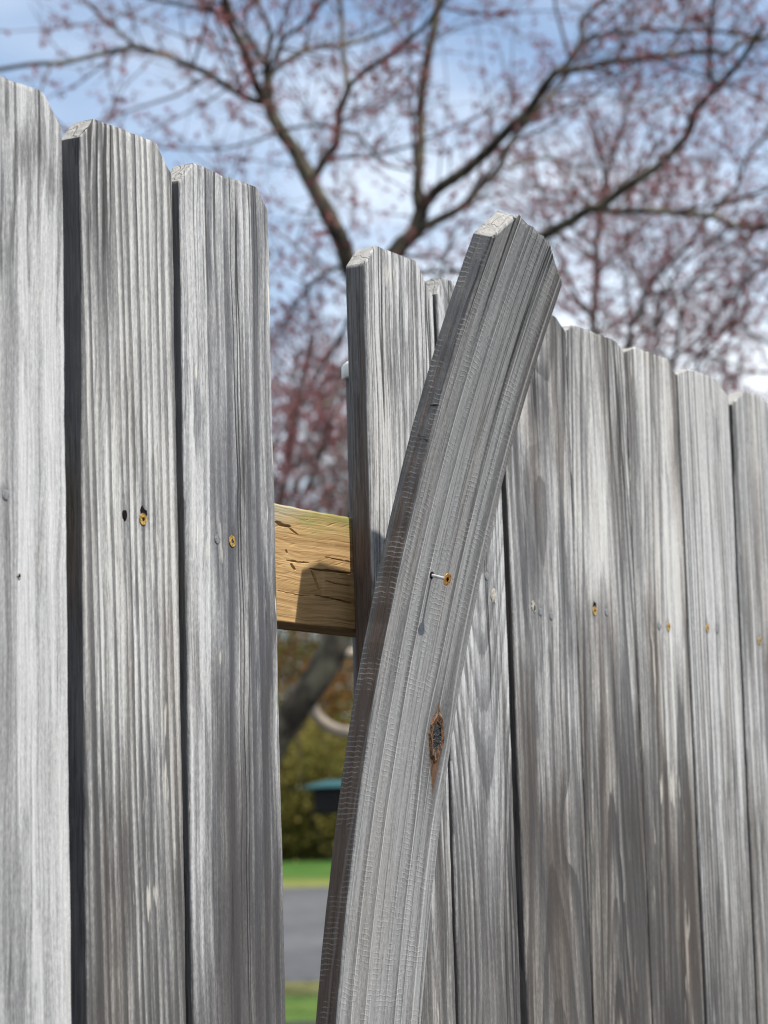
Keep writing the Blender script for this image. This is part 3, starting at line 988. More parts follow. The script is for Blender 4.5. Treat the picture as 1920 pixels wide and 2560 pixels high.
def bark(name, c1, c2, c3):
    m, g, b = new_mat(name)
    P = g.node('ShaderNodeTexCoord').outputs['Object']
    n = g.noise(P, (14, 14, 9), 4.0, 0.65)
    l = g.noise(P, (5, 5, 4), 3.0, 0.6, 6.0)
    base = g.mix(g.step(n, 0.35, 0.65), c1, c2)
    base = g.mix(g.mul(g.step(l, 0.48, 0.62), 0.8), base, c3)
    g.put(b.inputs['Base Color'], base)
    b.inputs['Roughness'].default_value = 0.9
    b.inputs['Specular IOR Level'].default_value = 0.15
    bp = g.node('ShaderNodeBump')
    bp.inputs['Strength'].default_value = 0.7
    bp.inputs['Distance'].default_value = 0.02
    g.put(bp.inputs['Height'], n)
    m.node_tree.links.new(bp.outputs[0], b.inputs['Normal'])
    return m


def leafy(name, c1, c2, c3, scale=2.0):
    m = bpy.data.materials.new(name)
    m.use_nodes = True
    m.node_tree.nodes.clear()
    g = G(m.node_tree)
    out = g.node('ShaderNodeOutputMaterial')
    P = g.node('ShaderNodeTexCoord').outputs['Object']
    n = g.noise(P, (scale * 9,) * 3, 1.0)
    l = g.noise(P, (scale,) * 3, 2.0, 0.5, 5.0)
    base = g.mix(g.step(n, 0.35, 0.65), c1, c2)
    base = g.mix(g.mul(g.step(l, 0.45, 0.65), 0.7), base, c3)
    df = g.node('ShaderNodeBsdfDiffuse')
    g.put(df.inputs['Color'], base)
    tr = g.node('ShaderNodeBsdfTranslucent')
    g.put(tr.inputs['Color'], base)
    mx = g.node('ShaderNodeMixShader')
    mx.inputs[0].default_value = 0.35
    m.node_tree.links.new(df.outputs[0], mx.inputs[1])
    m.node_tree.links.new(tr.outputs[0], mx.inputs[2])
    m.node_tree.links.new(mx.outputs[0], out.inputs[0])
    return m


M_bark = bark('lichened_bark', (0.066, 0.056, 0.042), (0.026, 0.022, 0.018), (0.150, 0.138, 0.098))
M_bark2 = bark('grey_bark', (0.090, 0.072, 0.060), (0.045, 0.037, 0.032), (0.12, 0.11, 0.085))
M_twig = simple('reddish_twig', (0.105, 0.075, 0.068), 0.85, 0, 0.3, 5)
M_twig_far = simple('far_twig', (0.13, 0.105, 0.095), 0.9, 0, 0.3, 3)
M_bud = leafy('red_flower_buds', (0.27, 0.090, 0.098), (0.21, 0.085, 0.096), (0.34, 0.145, 0.140), 1.2)
M_bud_far = leafy('dull_red_buds', (0.19, 0.085, 0.080), (0.13, 0.075, 0.07), (0.24, 0.11, 0.085), 0.7)


def unit(v):
    return v / (np.linalg.norm(v) + 1e-9)


def curved(rng, p, d, length, steps, curl, up):
    pts = [p]
    d = unit(d)
    for i in range(steps):
        d = unit(d + rng.normal(0, curl, 3) + np.array([0, 0, up]))
        pts.append(pts[-1] + d * length / steps)
    return np.array(pts)


def clusters(rng, tb, centres, size, per):
    """little tufts of loose quads round each centre"""
    if not len(centres):
        return
    C_ = np.repeat(np.asarray(centres), per, 0)
    k = len(C_)
    C_ = C_ + rng.normal(0, size * 0.8, (k, 3))
    a = rng.normal(0, 1, (k, 3))
    a /= np.linalg.norm(a, axis=1)[:, None]
    b_ = np.cross(a, rng.normal(0, 1, (k, 3)))
    b_ /= np.linalg.norm(b_, axis=1)[:, None]
    s = size * rng.uniform(0.5, 1.1, (k, 1))
    a = a * s
    b_ = b_ * s * 0.6
    tb.quads(np.stack([C_ - a, C_ - b_ * 0.9, C_ + a, C_ + b_], 1))


def sprout(rng, tw, bd, path, rads, dens, budk, scale, sides=3):
    """twigs, side twigs and flower tufts along a limb"""
    path = np.asarray(path)
    seg = np.linalg.norm(np.diff(path, axis=0), axis=1)
    total = seg.sum()
    n = rng.poisson(total * dens)
    cum = np.concatenate([[0], np.cumsum(seg)])
    tips = []
    for s in rng.uniform(0.05 * total, total, n):
        bkf = budk * (2.1 if rng.rand() < 0.42 else 0.40)
        i = min(np.searchsorted(cum, s) - 1, len(seg) - 1)
        f = (s - cum[i]) / seg[i]
        p = path[i] * (1 - f) + path[i + 1] * f
        d = unit(path[i + 1] - path[i])
        r0 = min(0.005, rads[i] * 0.35) * scale
        side = unit(np.cross(d, rng.normal(0, 1, 3)))
        L = rng.uniform(0.25, 0.95) * scale
        if rng.rand() < 0.2:
            L, r0 = L * 1.7, min(r0 * 2.3, rads[i] * 0.6)
        tp = curved(rng, p, d * 0.55 + side * 0.8, L, 5, 0.16, 0.07)
        tw.tube(tp, np.linspace(r0, r0 * 0.35, 6), sides)
        for q in range(rng.randint(2, 5)):
            j = rng.randint(1, 6)
            dd = unit(tp[j] - tp[j - 1])
            sd = unit(np.cross(dd, rng.normal(0, 1, 3)))
            t2 = curved(rng, tp[j], dd * 0.7 + sd * 0.7, rng.uniform(0.12, 0.42) * scale, 3, 0.2, 0.05)
            tw.tube(t2, np.linspace(r0 * 0.5, r0 * 0.25, 4), sides)
            for w in range(4):
                if rng.rand() < 0.55 * bkf:
                    tips.append(t2[w] + rng.normal(0, 0.01, 3))
        for w in range(1, 6):
            if rng.rand() < 0.30 * bkf:
                tips.append(tp[w] + rng.normal(0, 0.01, 3))
    clusters(rng, bd, tips, 0.0130 * scale, 7)


BRANCHES = [
    ('A', 0.0, 0.0, [(9.471,6.342,-0.030,0.0948),(9.426,6.252,0.604,0.0902),(9.393,6.145,1.216,0.0857),(9.382,6.028,1.726,0.0820),(9.422,5.902,1.949,0.0803),(9.460,5.801,2.091,0.0791),(9.503,5.675,2.292,0.0774),(9.515,5.563,2.637,0.0747),(9.500,5.481,3.045,0.0717),(9.466,5.403,3.556,0.0681),(9.436,5.348,3.965,0.0650)]),
    ('A', 0.5, 0.6, [(9.436,5.348,3.965,0.0557),(9.378,5.397,4.148,0.052),(9.341,5.431,4.26,0.0496),(9.311,5.45,4.373,0.0474),(9.249,5.509,4.548,0.0437),(9.2,5.557,4.679,0.0409),(9.144,5.61,4.836,0.0375),(9.093,5.667,4.951,0.0349),(9.056,5.702,5.057,0.0327),(9.041,5.706,5.135,0.0312),(9.029,5.694,5.256,0.0288)]),
    ('A', 1.0, 1.0, [(9.029,5.694,5.256,0.0154),(9.041,5.738,5.325,0.0146),(9.051,5.775,5.384,0.014),(9.069,5.857,5.506,0.0127),(9.082,5.934,5.612,0.0115),(9.112,6.014,5.767,0.0098)]),
    ('A', 1.0, 1.0, [(9.023,5.695,5.291,0.0144),(9.118,5.733,5.459,0.0134),(9.161,5.769,5.551,0.0128),(9.216,5.867,5.706,0.0117),(9.275,5.918,5.839,0.0109)]),
    ('A', 1.0, 1.0, [(9.03,5.689,5.27,0.0135),(9.002,5.628,5.309,0.0128),(8.951,5.542,5.377,0.0118),(8.916,5.397,5.419,0.0106),(8.862,5.248,5.49,0.0092),(8.827,5.17,5.535,0.0084)]),
    ('A', 1.0, 1.0, [(9.034,5.693,5.229,0.0163),(9.138,5.665,5.324,0.0155),(9.317,5.6,5.437,0.0142),(9.484,5.535,5.482,0.013),(9.747,5.428,5.603,0.0111),(9.968,5.349,5.785,0.0093),(10.096,5.305,5.906,0.0082)]),
    ('A', 1.0, 1.0, [(9.035,5.727,5.097,0.025),(8.912,5.707,5.184,0.0236),(8.783,5.67,5.284,0.0221),(8.59,5.641,5.412,0.02),(8.472,5.577,5.515,0.0185)]),
    ('A', 1.0, 1.0, [(8.568,5.635,5.43,0.0121),(8.535,5.644,5.419,0.0119),(8.381,5.68,5.409,0.0107),(8.23,5.715,5.396,0.0096),(8.035,5.757,5.382,0.0081)]),
    ('A', 1.2, 1.7, [(9.029,5.736,5.097,0.0183),(9.001,5.752,5.097,0.0181),(8.874,5.812,5.138,0.0174),(8.742,5.866,5.195,0.0166),(8.602,5.932,5.234,0.0158),(8.47,5.996,5.264,0.0151),(8.354,6.057,5.272,0.0145),(8.205,6.145,5.214,0.0136),(8.033,6.245,5.144,0.0127),(7.893,6.323,5.114,0.0119),(7.74,6.409,5.064,0.011),(7.524,6.527,4.986,0.0098)]),
    ('A', 1.0, 1.0, [(8.268,5.994,5.237,0.0083),(8.269,6.045,5.298,0.0079),(8.266,6.136,5.393,0.0071),(8.26,6.225,5.472,0.0064),(8.26,6.314,5.584,0.0056)]),
    ('A', 1.0, 1.0, [(9.205,5.546,4.69,0.0259),(9.165,5.449,4.778,0.024),(9.141,5.362,4.838,0.0224),(9.094,5.319,4.91,0.021),(9.053,5.282,4.973,0.0198),(9.017,5.218,5.041,0.0184),(9.001,5.197,5.068,0.0178)]),
    ('A', 1.0, 1.0, [(9.001,5.197,5.068,0.015),(9.031,5.231,5.187,0.0144),(9.072,5.268,5.339,0.0135),(9.112,5.289,5.469,0.0128),(9.144,5.32,5.593,0.0121),(9.169,5.343,5.69,0.0115)]),
    ('A', 1.0, 1.0, [(9.001,5.197,5.068,0.0169),(9.002,5.179,5.082,0.0167),(9.007,5.109,5.133,0.0159),(9.028,4.981,5.193,0.0145),(9.039,4.888,5.247,0.0135),(9.052,4.766,5.324,0.0122),(9.05,4.715,5.374,0.0115),(9.052,4.61,5.464,0.0102)]),
    ('A', 1.0, 1.0, [(9.609,5.079,5.371,0.0088),(9.607,5.14,5.413,0.0078),(9.604,5.206,5.429,0.0069),(9.604,5.272,5.424,0.0059)]),
    ('A', 0.3, 0.8, [(9.433,5.351,3.965,0.0557),(9.509,5.316,4.228,0.0498),(9.576,5.261,4.361,0.0463),(9.645,5.197,4.455,0.0434),(9.665,5.187,4.519,0.0419),(9.679,5.177,4.557,0.041)]),
    ('A', 0.6, 0.8, [(9.677,5.181,4.551,0.0293),(9.679,5.2,4.662,0.0286),(9.698,5.196,4.802,0.0279),(9.717,5.192,4.942,0.0271),(9.736,5.197,5.133,0.026),(9.765,5.185,5.322,0.0249),(9.803,5.158,5.515,0.0238),(9.841,5.132,5.706,0.0227),(9.859,5.127,5.846,0.022)]),
    ('A', 0.6, 0.8, [(9.679,5.177,4.557,0.0312),(9.664,5.123,4.619,0.0305),(9.66,5.036,4.677,0.0297),(9.666,4.885,4.744,0.0283),(9.661,4.729,4.842,0.0268),(9.653,4.605,4.927,0.0256),(9.65,4.513,4.982,0.0247),(9.628,4.41,5.083,0.0235),(9.617,4.333,5.146,0.0227)]),
    ('A', 1.0, 1.0, [(9.617,4.333,5.146,0.0189),(9.669,4.291,5.196,0.0174),(9.721,4.255,5.283,0.0155),(9.755,4.24,5.37,0.0138),(9.766,4.252,5.437,0.0125),(9.81,4.219,5.5,0.011),(9.885,4.16,5.591,0.0086)]),
    ('A', 1.0, 1.0, [(9.754,4.256,5.313,0.0124),(9.906,4.158,5.403,0.011),(10.021,4.086,5.412,0.01),(10.119,4.023,5.489,0.0091),(10.211,3.989,5.649,0.0078)]),
    ('A', 1.0, 1.0, [(10.177,4.09,5.481,0.0107),(10.191,3.848,5.425,0.0098),(10.196,3.727,5.407,0.0093),(10.207,3.51,5.34,0.0085),(10.216,3.285,5.28,0.0076)]),
    ('A', 1.0, 1.0, [(9.617,4.333,5.146,0.018),(9.718,4.249,5.173,0.0175),(9.833,4.151,5.22,0.017),(9.981,4.027,5.253,0.0163),(10.127,3.902,5.291,0.0156),(10.283,3.768,5.329,0.0148),(10.36,3.707,5.32,0.0145),(10.43,3.648,5.392,0.0141),(10.548,3.544,5.43,0.0135),(10.69,3.418,5.495,0.0128)]),
    ('A', 1.0, 1.0, [(9.68,5.203,4.448,0.0263),(9.711,5.193,4.484,0.0259),(9.827,5.135,4.555,0.0244),(9.947,5.075,4.634,0.0228),(10.069,5.026,4.764,0.0209),(10.18,4.976,4.873,0.0193),(10.283,4.954,5.033,0.0173),(10.423,4.898,5.201,0.015),(10.594,4.82,5.381,0.0123),(10.697,4.778,5.509,0.0106),(10.828,4.724,5.672,0.0083)]),
    ('A', 1.0, 1.0, [(10.321,4.992,4.9,0.0101),(10.367,4.973,4.932,0.0099),(10.501,4.915,4.991,0.0092),(10.635,4.856,5.012,0.0086),(10.754,4.813,4.992,0.0081),(10.922,4.739,5.013,0.0073)]),
    ('A', 0.6, 0.8, [(9.44,5.357,3.904,0.0384),(9.447,5.192,3.947,0.0367),(9.465,4.847,4.018,0.0331),(9.447,4.509,4.183,0.0292),(9.438,4.326,4.267,0.0272),(9.437,4.201,4.308,0.0258),(9.432,4.086,4.356,0.0246),(9.435,4.033,4.357,0.024),(9.426,3.933,4.408,0.0229),(9.42,3.82,4.456,0.0216),(9.414,3.706,4.501,0.0204),(9.394,3.586,4.578,0.0189),(9.374,3.504,4.642,0.0178),(9.339,3.475,4.704,0.017),(9.312,3.355,4.792,0.0155),(9.291,3.238,4.866,0.0141),(9.257,3.126,4.959,0.0126),(9.224,3.044,5.039,0.0113)]),
    ('A', 1.0, 1.0, [(9.315,3.348,4.804,0.0098),(9.221,3.327,4.898,0.009),(9.116,3.267,5.022,0.008),(8.995,3.2,5.161,0.0069)]),
    ('A', 1.0, 1.0, [(9.445,4.038,4.36,0.0174),(9.521,3.981,4.346,0.0171),(9.634,3.888,4.359,0.0166),(9.765,3.782,4.362,0.016),(9.934,3.646,4.353,0.0152),(10.067,3.549,4.31,0.0146),(10.183,3.451,4.326,0.014),(10.337,3.316,4.387,0.0132)]),
    ('A', 1.0, 1.0, [(9.071,5.706,4.942,0.0086),(9.017,5.558,4.923,0.0083),(8.943,5.357,4.885,0.0079),(8.887,5.204,4.83,0.0076),(8.82,5.037,4.751,0.0072),(8.742,4.907,4.626,0.0068),(8.688,4.818,4.54,0.0066),(8.609,4.633,4.459,0.0062)]),
    ('A', 1.0, 1.0, [(9.569,5.255,4.209,0.0097),(9.759,5.218,4.26,0.0089),(10.026,5.163,4.306,0.0078),(10.208,5.123,4.374,0.007)]),
    ('A', 1.2, 1.5, [(9.091,5.669,4.957,0.0077),(8.962,5.684,4.881,0.0071),(8.661,5.728,4.766,0.0058),(8.335,5.769,4.694,0.0044),(8.128,5.788,4.664,0.0036)]),
    ('A', 1.6, 2.6, [(9.341,5.431,4.256,0.0115),(9.403,5.642,4.233,0.0102),(9.509,5.862,4.133,0.0084),(9.647,6.084,3.989,0.0065),(9.722,6.265,3.913,0.0051)]),
    ('A', 1.6, 2.6, [(9.391,5.395,4.07,0.0125),(9.594,5.672,3.906,0.0108),(9.776,5.942,3.75,0.0091),(9.956,6.218,3.586,0.0073),(10.063,6.396,3.484,0.0062)]),
    ('A', 1.6, 2.6, [(9.412,5.441,3.763,0.0096),(9.138,5.424,3.513,0.0072),(8.958,5.454,3.47,0.006),(8.731,5.472,3.501,0.0046)]),
    ('B', 0.8, 0.8, [(16.667,7.868,0.656,0.0444),(16.433,7.599,3.175,0.0361),(16.287,7.431,4.75,0.0309),(16.242,7.365,5.285,0.0292),(16.22,7.311,5.63,0.028),(16.205,7.28,5.844,0.0273),(16.185,7.279,5.977,0.0269),(16.186,7.225,6.174,0.0262),(16.182,7.204,6.281,0.0259),(16.173,7.162,6.501,0.0251)]),
    ('B', 1.0, 1.0, [(16.173,7.162,6.501,0.0222),(16.226,7.12,6.673,0.0203),(16.294,7.069,6.9,0.0179),(16.368,7.017,7.173,0.0151),(16.441,6.951,7.362,0.013),(16.491,6.928,7.604,0.0105)]),
    ('B', 1.0, 1.0, [(16.167,7.169,6.51,0.0163),(16.048,7.153,6.677,0.014),(15.954,7.129,6.817,0.0122),(15.876,7.133,6.909,0.0109),(15.739,7.153,7.057,0.0087)]),
    ('B', 1.0, 1.0, [(16.236,7.351,5.379,0.0163),(16.229,7.494,5.592,0.0149),(16.251,7.634,5.944,0.013),(16.27,7.74,6.228,0.0114),(16.333,7.862,6.727,0.0088),(16.349,7.935,6.945,0.0076)]),
    ('B', 1.2, 1.6, [(16.214,7.297,5.725,0.0148),(16.479,7.246,5.931,0.0121),(16.662,7.219,6.094,0.0101),(16.861,7.23,6.337,0.0076)]),
    ('B', 1.4, 2.0, [(16.249,7.371,5.222,0.0148),(16.506,7.282,5.415,0.0124),(16.753,7.179,5.542,0.0103),(17.078,7.037,5.68,0.0076)]),
    ('B', 1.4, 2.0, [(16.258,7.396,5.064,0.0148),(16.019,7.475,5.23,0.0129),(15.858,7.53,5.339,0.0117),(15.563,7.541,5.639,0.0091),(15.31,7.611,5.823,0.0072)]),
    ('B', 1.4, 1.2, [(16.183,7.192,6.322,0.0118),(16.505,7.129,6.446,0.01),(16.884,7.055,6.482,0.008),(17.206,6.981,6.573,0.0062)]),
    ('B', 1.4, 1.2, [(16.179,7.231,6.196,0.0118),(15.916,7.273,6.31,0.0103),(15.434,7.448,6.299,0.0078),(15.015,7.572,6.354,0.0057)]),
    ('C', 1.3, 2.0, [(14.084,6.268,0.737,0.0276),(13.648,5.916,3.659,0.0192),(13.521,5.802,4.543,0.0166),(13.527,5.707,4.761,0.016),(13.534,5.642,4.902,0.0155),(13.567,5.528,5.042,0.015),(13.625,5.364,5.201,0.0143),(13.646,5.281,5.318,0.0139),(13.691,5.134,5.49,0.0133),(13.723,5.049,5.562,0.0129),(13.726,4.979,5.732,0.0124),(13.763,4.856,5.881,0.0118),(13.791,4.72,6.104,0.0111)]),
    ('C', 1.3, 2.0, [(14.139,6.175,0.734,0.0226),(13.613,5.739,3.638,0.0142),(13.449,5.541,4.668,0.0112),(13.445,5.442,4.891,0.0105),(13.453,5.381,4.986,0.0102),(13.482,5.28,5.08,0.0098),(13.528,5.136,5.191,0.0092),(13.568,4.977,5.363,0.0086)]),
    ('C', 1.3, 2.0, [(14.195,6.083,0.731,0.0201),(13.857,5.733,3.665,0.0134),(13.781,5.501,4.812,0.0107),(13.806,5.392,5.021,0.0102),(13.848,5.279,5.15,0.0098),(13.92,5.122,5.245,0.0093),(14.023,4.91,5.338,0.0087)]),
    ('C', 1.3, 2.0, [(14.25,5.99,0.728,0.0201),(13.784,5.597,3.374,0.014),(13.657,5.379,4.33,0.0118),(13.667,5.297,4.467,0.0114),(13.699,5.182,4.582,0.011),(13.73,5.098,4.632,0.0108),(13.776,5.02,4.552,0.0105),(13.82,4.939,4.503,0.0103),(13.901,4.798,4.377,0.0098)]),
    ('C', 1.3, 2.0, [(14.062,5.28,4.627,0.0163),(13.924,5.183,4.815,0.0145),(13.851,5.06,4.936,0.0131),(13.805,4.895,5.017,0.0117),(13.736,4.665,5.135,0.0097)]),
    ('C', 1.3, 2.0, [(13.733,5.803,4.751,0.0113),(13.697,5.749,4.93,0.0095),(13.591,5.778,5.163,0.0071),(13.507,5.788,5.368,0.005)]),
    ('C', 1.3, 2.0, [(13.871,5.571,4.743,0.0113),(13.958,5.631,4.933,0.0098),(14.074,5.819,5.261,0.0069),(14.15,5.905,5.459,0.0052)]),
    ('C', 1.3, 2.0, [(13.813,5.662,4.773,0.0113),(13.858,5.864,4.697,0.0091),(13.919,6.019,4.587,0.0071),(13.931,6.203,4.669,0.0051)]),
    ('C', 1.3, 2.0, [(13.92,5.545,4.528,0.0113),(14.133,5.405,4.488,0.0097),(14.354,5.267,4.422,0.008),(14.562,5.116,4.434,0.0064)]),
]


def smooth_path(pts):
    """Catmull-Rom through the measured points of a limb"""
    P = np.array(pts)
    out = []
    n = len(P)
    for i in range(n - 1):
        p0, p1, p2, p3 = P[max(i - 1, 0)], P[i], P[i + 1], P[min(i + 2, n - 1)]
        for t in (0, 0.25, 0.5, 0.75):
            out.append(0.5 * ((2 * p1) + (-p0 + p2) * t + (2 * p0 - 5 * p1 + 4 * p2 - p3) * t * t + (-p0 + 3 * p1 - 3 * p2 + p3) * t ** 3))
    out.append(P[-1])
    return np.array(out)


TREES = {
    'A': ('maple_tree', 'large forked budding tree with lichened dark limbs just behind the fence', 13.0, 1.05, M_bark, M_twig, M_bud, 1.0),
    'B': ('young_tree', 'slim upright reddish budding tree to the right of the sprung board', 11.0, 1.1, M_bark2, M_twig, M_bud, 1.25),
    'C': ('shrubby_tree', 'many-stemmed budding small tree above the far right boards', 10.5, 1.2, M_bark2, M_twig, M_bud, 1.1),
}
for key, (nm, lab, dens, budk, mb, mt, mbud, scl) in TREES.items():
    rng = np.random.RandomState({'A': 11, 'B': 12, 'C': 13}[key])
    tb, tw, bd = Tubes(), Tubes(), Tubes()
    first = None
    for (k, twk, bk_, pts) in BRANCHES:
        if k != key:
            continue
        P = smooth_path(pts)
        path, rad = P[:, :3], np.maximum(P[:, 3], 0.003)
        if first is None:
            first = path[0].copy()
            if key == 'A':
                path[0][2] = min(path[0][2], 0.0)
            first[2] = ground_z((Vector((*first[:2], 0)) - Vector((CAM.x, CAM.y, 0))).dot(AHEAD))
            path[0][2] = first[2] - 0.05
        tb.tube(path, rad, 10 if rad[0] > 0.03 else 7, 0.07, rng)
        up = path if path[0][2] > 1.9 else path[path[:, 2] > 1.9]
        ru = rad[-len(up):] if len(up) else []
        if len(up) > 2:
            sprout(rng, tw, bd, up, ru, dens * twk, budk * bk_, scl)
    root = thing(nm, lab, 'tree', tuple(first))
    for part, buf, mm, sm in (('trunk', tb, mb, True), ('twigs', tw, mt, False), ('flower_buds', bd, mbud, False)):
        o = link(part, buf.mesh(part, sm), mm, root)
        o.location = -Vector(tuple(first))


def grown_tree(seed, base, height, spread, lean, nlimb, budk, mb, mt, mbud, nm, lab, group=None, r0=0.10, twig=5.0, scl=1.6, low=0.22):
    """a bare budding tree grown from its base: leader, limbs, branches, twigs"""
    rng = np.random.RandomState(seed)
    tb, tw, bd = Tubes(), Tubes(), Tubes()
    b0 = np.array(base)
    lead = curved(rng, b0 - np.array([0, 0, 0.1]), np.array([lean, rng.normal(0, 0.05), 1.0]), height * 0.85, 10, 0.06, 0.05)
    rr = np.linspace(r0, r0 * 0.2, 11)
    tb.tube(lead, rr, 8, 0.06, rng)
    for i in range(nlimb):
        f = rng.uniform(low, 0.95)
        j = int(f * 10)
        p = lead[j]
        a = rng.uniform(0, 6.283)
        L = spread * (1.15 - f * 0.65) * rng.uniform(0.7, 1.15)
        limb = curved(rng, p, np.array([math.cos(a), math.sin(a), rng.uniform(0.35, 0.95)]), L, 7, 0.13, 0.05)
        rl = np.linspace(rr[j] * 0.55, 0.008, 8)
        tb.tube(limb, rl, 5)
        sprout(rng, tw, bd, limb, rl, twig, budk, scl)
        for q in range(3):
            jj = rng.randint(2, 7)
            dd = unit(limb[jj] - limb[jj - 1])
            sub = curved(rng, limb[jj], dd + unit(rng.normal(0, 1, 3)) * 0.8, L * 0.5, 5, 0.15, 0.06)
            rs = np.linspace(rl[jj] * 0.6, 0.006, 6)
            tb.tube(sub, rs, 4)
            sprout(rng, tw, bd, sub, rs, twig * 1.2, budk, scl)
    root = thing(nm, lab, 'tree', tuple(b0), group)
    for part, buf, mm, sm in (('trunk', tb, mb, True), ('twigs', tw, mt, False), ('flower_buds', bd, mbud, False)):
        o = link(part, buf.mesh(part, sm), mm, root)
        o.location = -Vector(tuple(b0))
    return root


grown_tree(181, tuple(place(19.7, -1.35)), 6.3, 1.9, 0.03, 18, 0.95, M_bark2, M_twig, M_bud, 'red_budding_tree',
           'small densely budding dark red tree behind the gap, lower than the large tree', None, 0.07, 5.0, 1.25, 0.62)
FAR = 'bare budding trees beyond the road'
FAR_SPOTS = [(50, -0.6, 10.5), (53, 1.9, 11), (49, 4.6, 9.0), (56, 6.4, 10.5), (52, 8.7, 9.0), (60, 11.5, 10), (55, -3.4, 9.5), (58, -6.5, 10)]
for i, (dist, side, h_) in enumerate(FAR_SPOTS):
    grown_tree(200 + i, tuple(place(dist, side)), h_, h_ * 0.42, 0.05, 15, 0.55, M_bark2, M_twig_far, M_bud_far, 'bare_tree',
               'bare grey-brown tree with dull red buds in the row across the road', FAR, 0.13, 4.0, 2.2)


def bush(seed, base, w, h, mat, nm, lab, group, n=5200, size=0.07):
    rng = np.random.RandomState(seed)
    tb, bd = Tubes(), Tubes()
    b0 = np.array(base)
    cent = []
    for i in range(16):
        a = rng.uniform(0, 6.283)
        st = curved(rng, b0 + np.array([rng.normal(0, w * 0.08), rng.normal(0, w * 0.08), -0.05]), np.array([math.cos(a) * 0.55, math.sin(a) * 0.55, 1.0]), h * rng.uniform(0.7, 1.0), 6, 0.15, 0.02)
        tb.tube(st, np.linspace(0.028, 0.008, 7), 5)
        for q in range(1, 7):
            for w_ in range(3):
                cent.append((st[q] + rng.normal(0, w * 0.09, 3), rng.uniform(0.10, 0.26) * w * 0.6))
    k = n // len(cent)
    pts = np.concatenate([c + rng.normal(0, r * 0.6, (k, 3)) for c, r in cent])
    pts = pts[pts[:, 2] > b0[2] + 0.03]
    clusters(rng, bd, pts, size, 1)
    root = thing(nm, lab, 'shrub', tuple(b0), group)
    o = link('stems', tb.mesh('stems'), M_bark2, root)
    o.location = -Vector(tuple(b0))
    o = link('foliage', bd.mesh('foliage'), mat, root)
    o.location = -Vector(tuple(b0))


M_olive = leafy('olive_foliage', (0.20, 0.17, 0.045), (0.14, 0.13, 0.040), (0.22, 0.16, 0.048), 0.8)
M_rust_leaf = leafy('rusty_foliage', (0.165, 0.088, 0.026), (0.11, 0.072, 0.026), (0.20, 0.070, 0.034), 0.8)
M_green_leaf = leafy('green_foliage', (0.140, 0.155, 0.042), (0.10, 0.115, 0.036), (0.18, 0.175, 0.048), 0.8)
SH = [('olive_shrub', M_olive, 'olive-yellow shrub'), ('rusty_shrub', M_rust_leaf, 'rusty orange-brown shrub'), ('green_shrub', M_green_leaf, 'dark green shrub')]
spots = [(49, -2.4, 3.2, 6.4, 1), (49.5, -0.4, 3.4, 6.6, 0), (48.5, -1.5, 2.8, 5.6, 2), (49, 1.8, 3.4, 6.0, 1), (49.5, -4.8, 3.4, 6.2, 0), (43.5, -2.9, 2.6, 2.9, 0), (44.0, -1.75, 2.0, 2.3, 2), (45.5, -2.2, 3.0, 4.4, 1), (43.0, -1.0, 2.2, 2.6, 0), (46.5, -0.7, 3.0, 4.0, 1), (44.5, 0.4, 2.4, 2.8, 2),
         (47.0, -3.4, 3.0, 4.6, 0), (44.0, 1.9, 2.6, 2.9, 0), (46.0, 3.4, 3.0, 3.6, 1), (44.0, -4.4, 2.6, 3.1, 2), (44.5, 5.2, 2.8, 3.0, 0), (46.0, -6.2, 3.0, 3.8, 1), (45.0, 7.2, 3.0, 3.2, 2), (45, -8.4, 3, 3.3, 0), (45.5, 9.4, 3, 3.2, 0)]
for i, (dist, side, w, h_, k) in enumerate(spots):
    nm, mm, lab = SH[k]
    bush(300 + i, tuple(place(dist, side)), w, h_, mm, nm, lab + ' in the row along the far edge of the road lawn', 'shrubs beyond the road', 4200, 0.075)

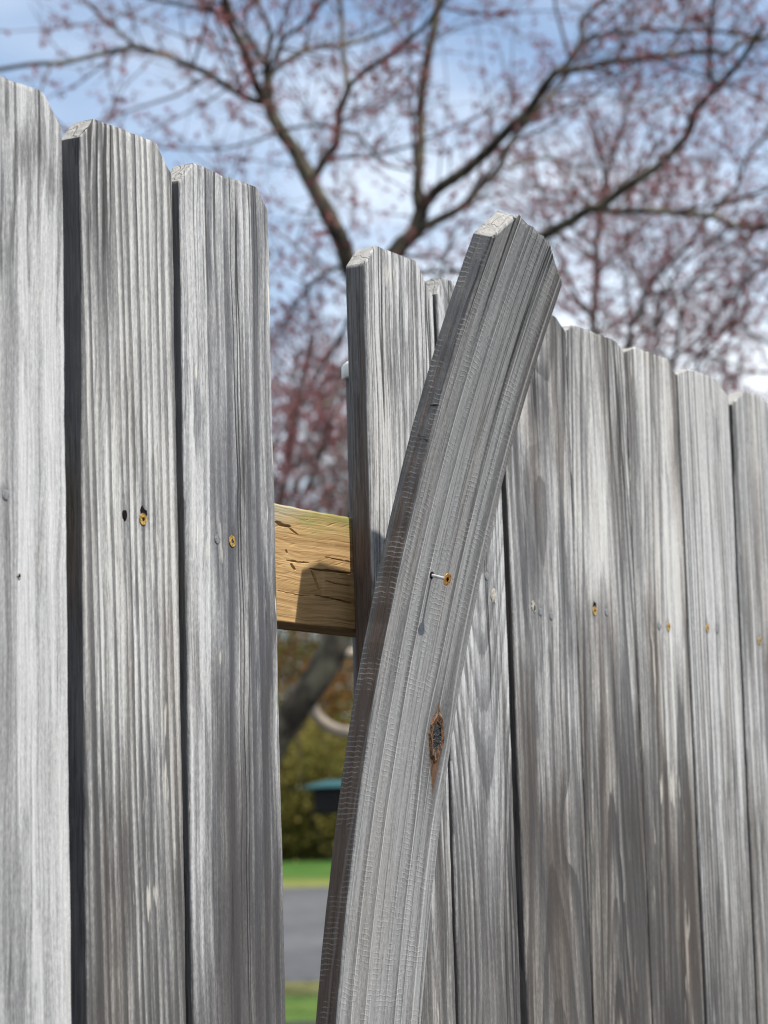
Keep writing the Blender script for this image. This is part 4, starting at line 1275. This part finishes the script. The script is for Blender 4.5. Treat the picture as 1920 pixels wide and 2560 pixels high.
# ------------------------------------------------------------------ things seen through the gap
# pale ring hanging from a limb of the large tree
pc = Vector((9.77, 5.755, 1.868))
R0, r0 = 0.205, 0.030
tv, tf = [], []
NU, NV = 40, 12
for i in range(NU):
    a = 2 * math.pi * i / NU
    for j in range(NV):
        bb = 2 * math.pi * j / NV
        rr_ = R0 + r0 * math.cos(bb)
        tv.append(ASIDE * (rr_ * math.cos(a)) + Vector((0, 0, rr_ * math.sin(a) + R0)) + AHEAD * (r0 * 1.3 * math.sin(bb)))
for i in range(NU):
    for j in range(NV):
        i2, j2 = (i + 1) % NU, (j + 1) % NV
        tf.append((i * NV + j, i2 * NV + j, i2 * NV + j2, i * NV + j2))
ring = thing('swing_ring', 'pale tan ring hanging beside the leaning trunk, seen through the gap', 'ring', pc)
link('ring', mesh_from('ring', tv, tf, True), simple('pale_tan_ring', (0.36, 0.30, 0.235), 0.7, 0, 0.12, 10), ring)
tb = Tubes()
tb.tube([(0, 0, 2 * R0), (0.01, 0.0, 1.0), (0.0, 0.01, 1.75)], [0.008, 0.008, 0.008], 6)
link('rope', tb.mesh('rope'), simple('grey_rope', (0.2, 0.18, 0.15), 0.9), ring)

# dark box with a teal lid on a thin pole
bx = place(19.0, 0.0)
ctr = Vector((14.622, 9.062, 0)) + ASIDE * 0.225
box = thing('lidded_box', 'black box with a teal sloping lid on a thin pole beyond the fence gap', 'box', (ctr.x, ctr.y, ground_z(19.0)))
zb = 1.535 - ground_z(19.0)


def oriented(name, rings, mat, parent):
    """loft of rectangular rings (half width, half depth, z) aligned with the road"""
    v, f = [], []
    for hw, hd_, zz in rings:
        for sx, sy in ((-1, -1), (1, -1), (1, 1), (-1, 1)):
            v.append(ASIDE * (sx * hw) + AHEAD * (sy * hd_) + Vector((0, 0, zz)))
    for j in range(len(rings) - 1):
        for k in range(4):
            k2 = (k + 1) % 4
            f.append((4 * j + k, 4 * j + k2, 4 * j + 4 + k2, 4 * j + 4 + k))
    f.append((3, 2, 1, 0))
    t = 4 * (len(rings) - 1)
    f.append((t, t + 1, t + 2, t + 3))
    return link(name, mesh_from(name, v, f), mat, parent)


oriented('body', [(0.20, 0.15, zb - 0.005), (0.222, 0.165, zb + 0.01), (0.225, 0.17, zb + 0.19)], simple('black_paint', (0.006, 0.006, 0.007), 0.6), box)
oriented('lid', [(0.285, 0.235, zb + 0.188), (0.30, 0.25, zb + 0.194), (0.29, 0.24, zb + 0.203), (0.15, 0.09, zb + 0.243), (0.12, 0.07, zb + 0.247)], simple('teal_paint', (0.012, 0.068, 0.074), 0.5, 0, 0.1, 6), box)
oriented('pole', [(0.022, 0.022, -0.05), (0.022, 0.022, zb + 0.002)], simple('dark_pole', (0.05, 0.048, 0.04), 0.7), box)
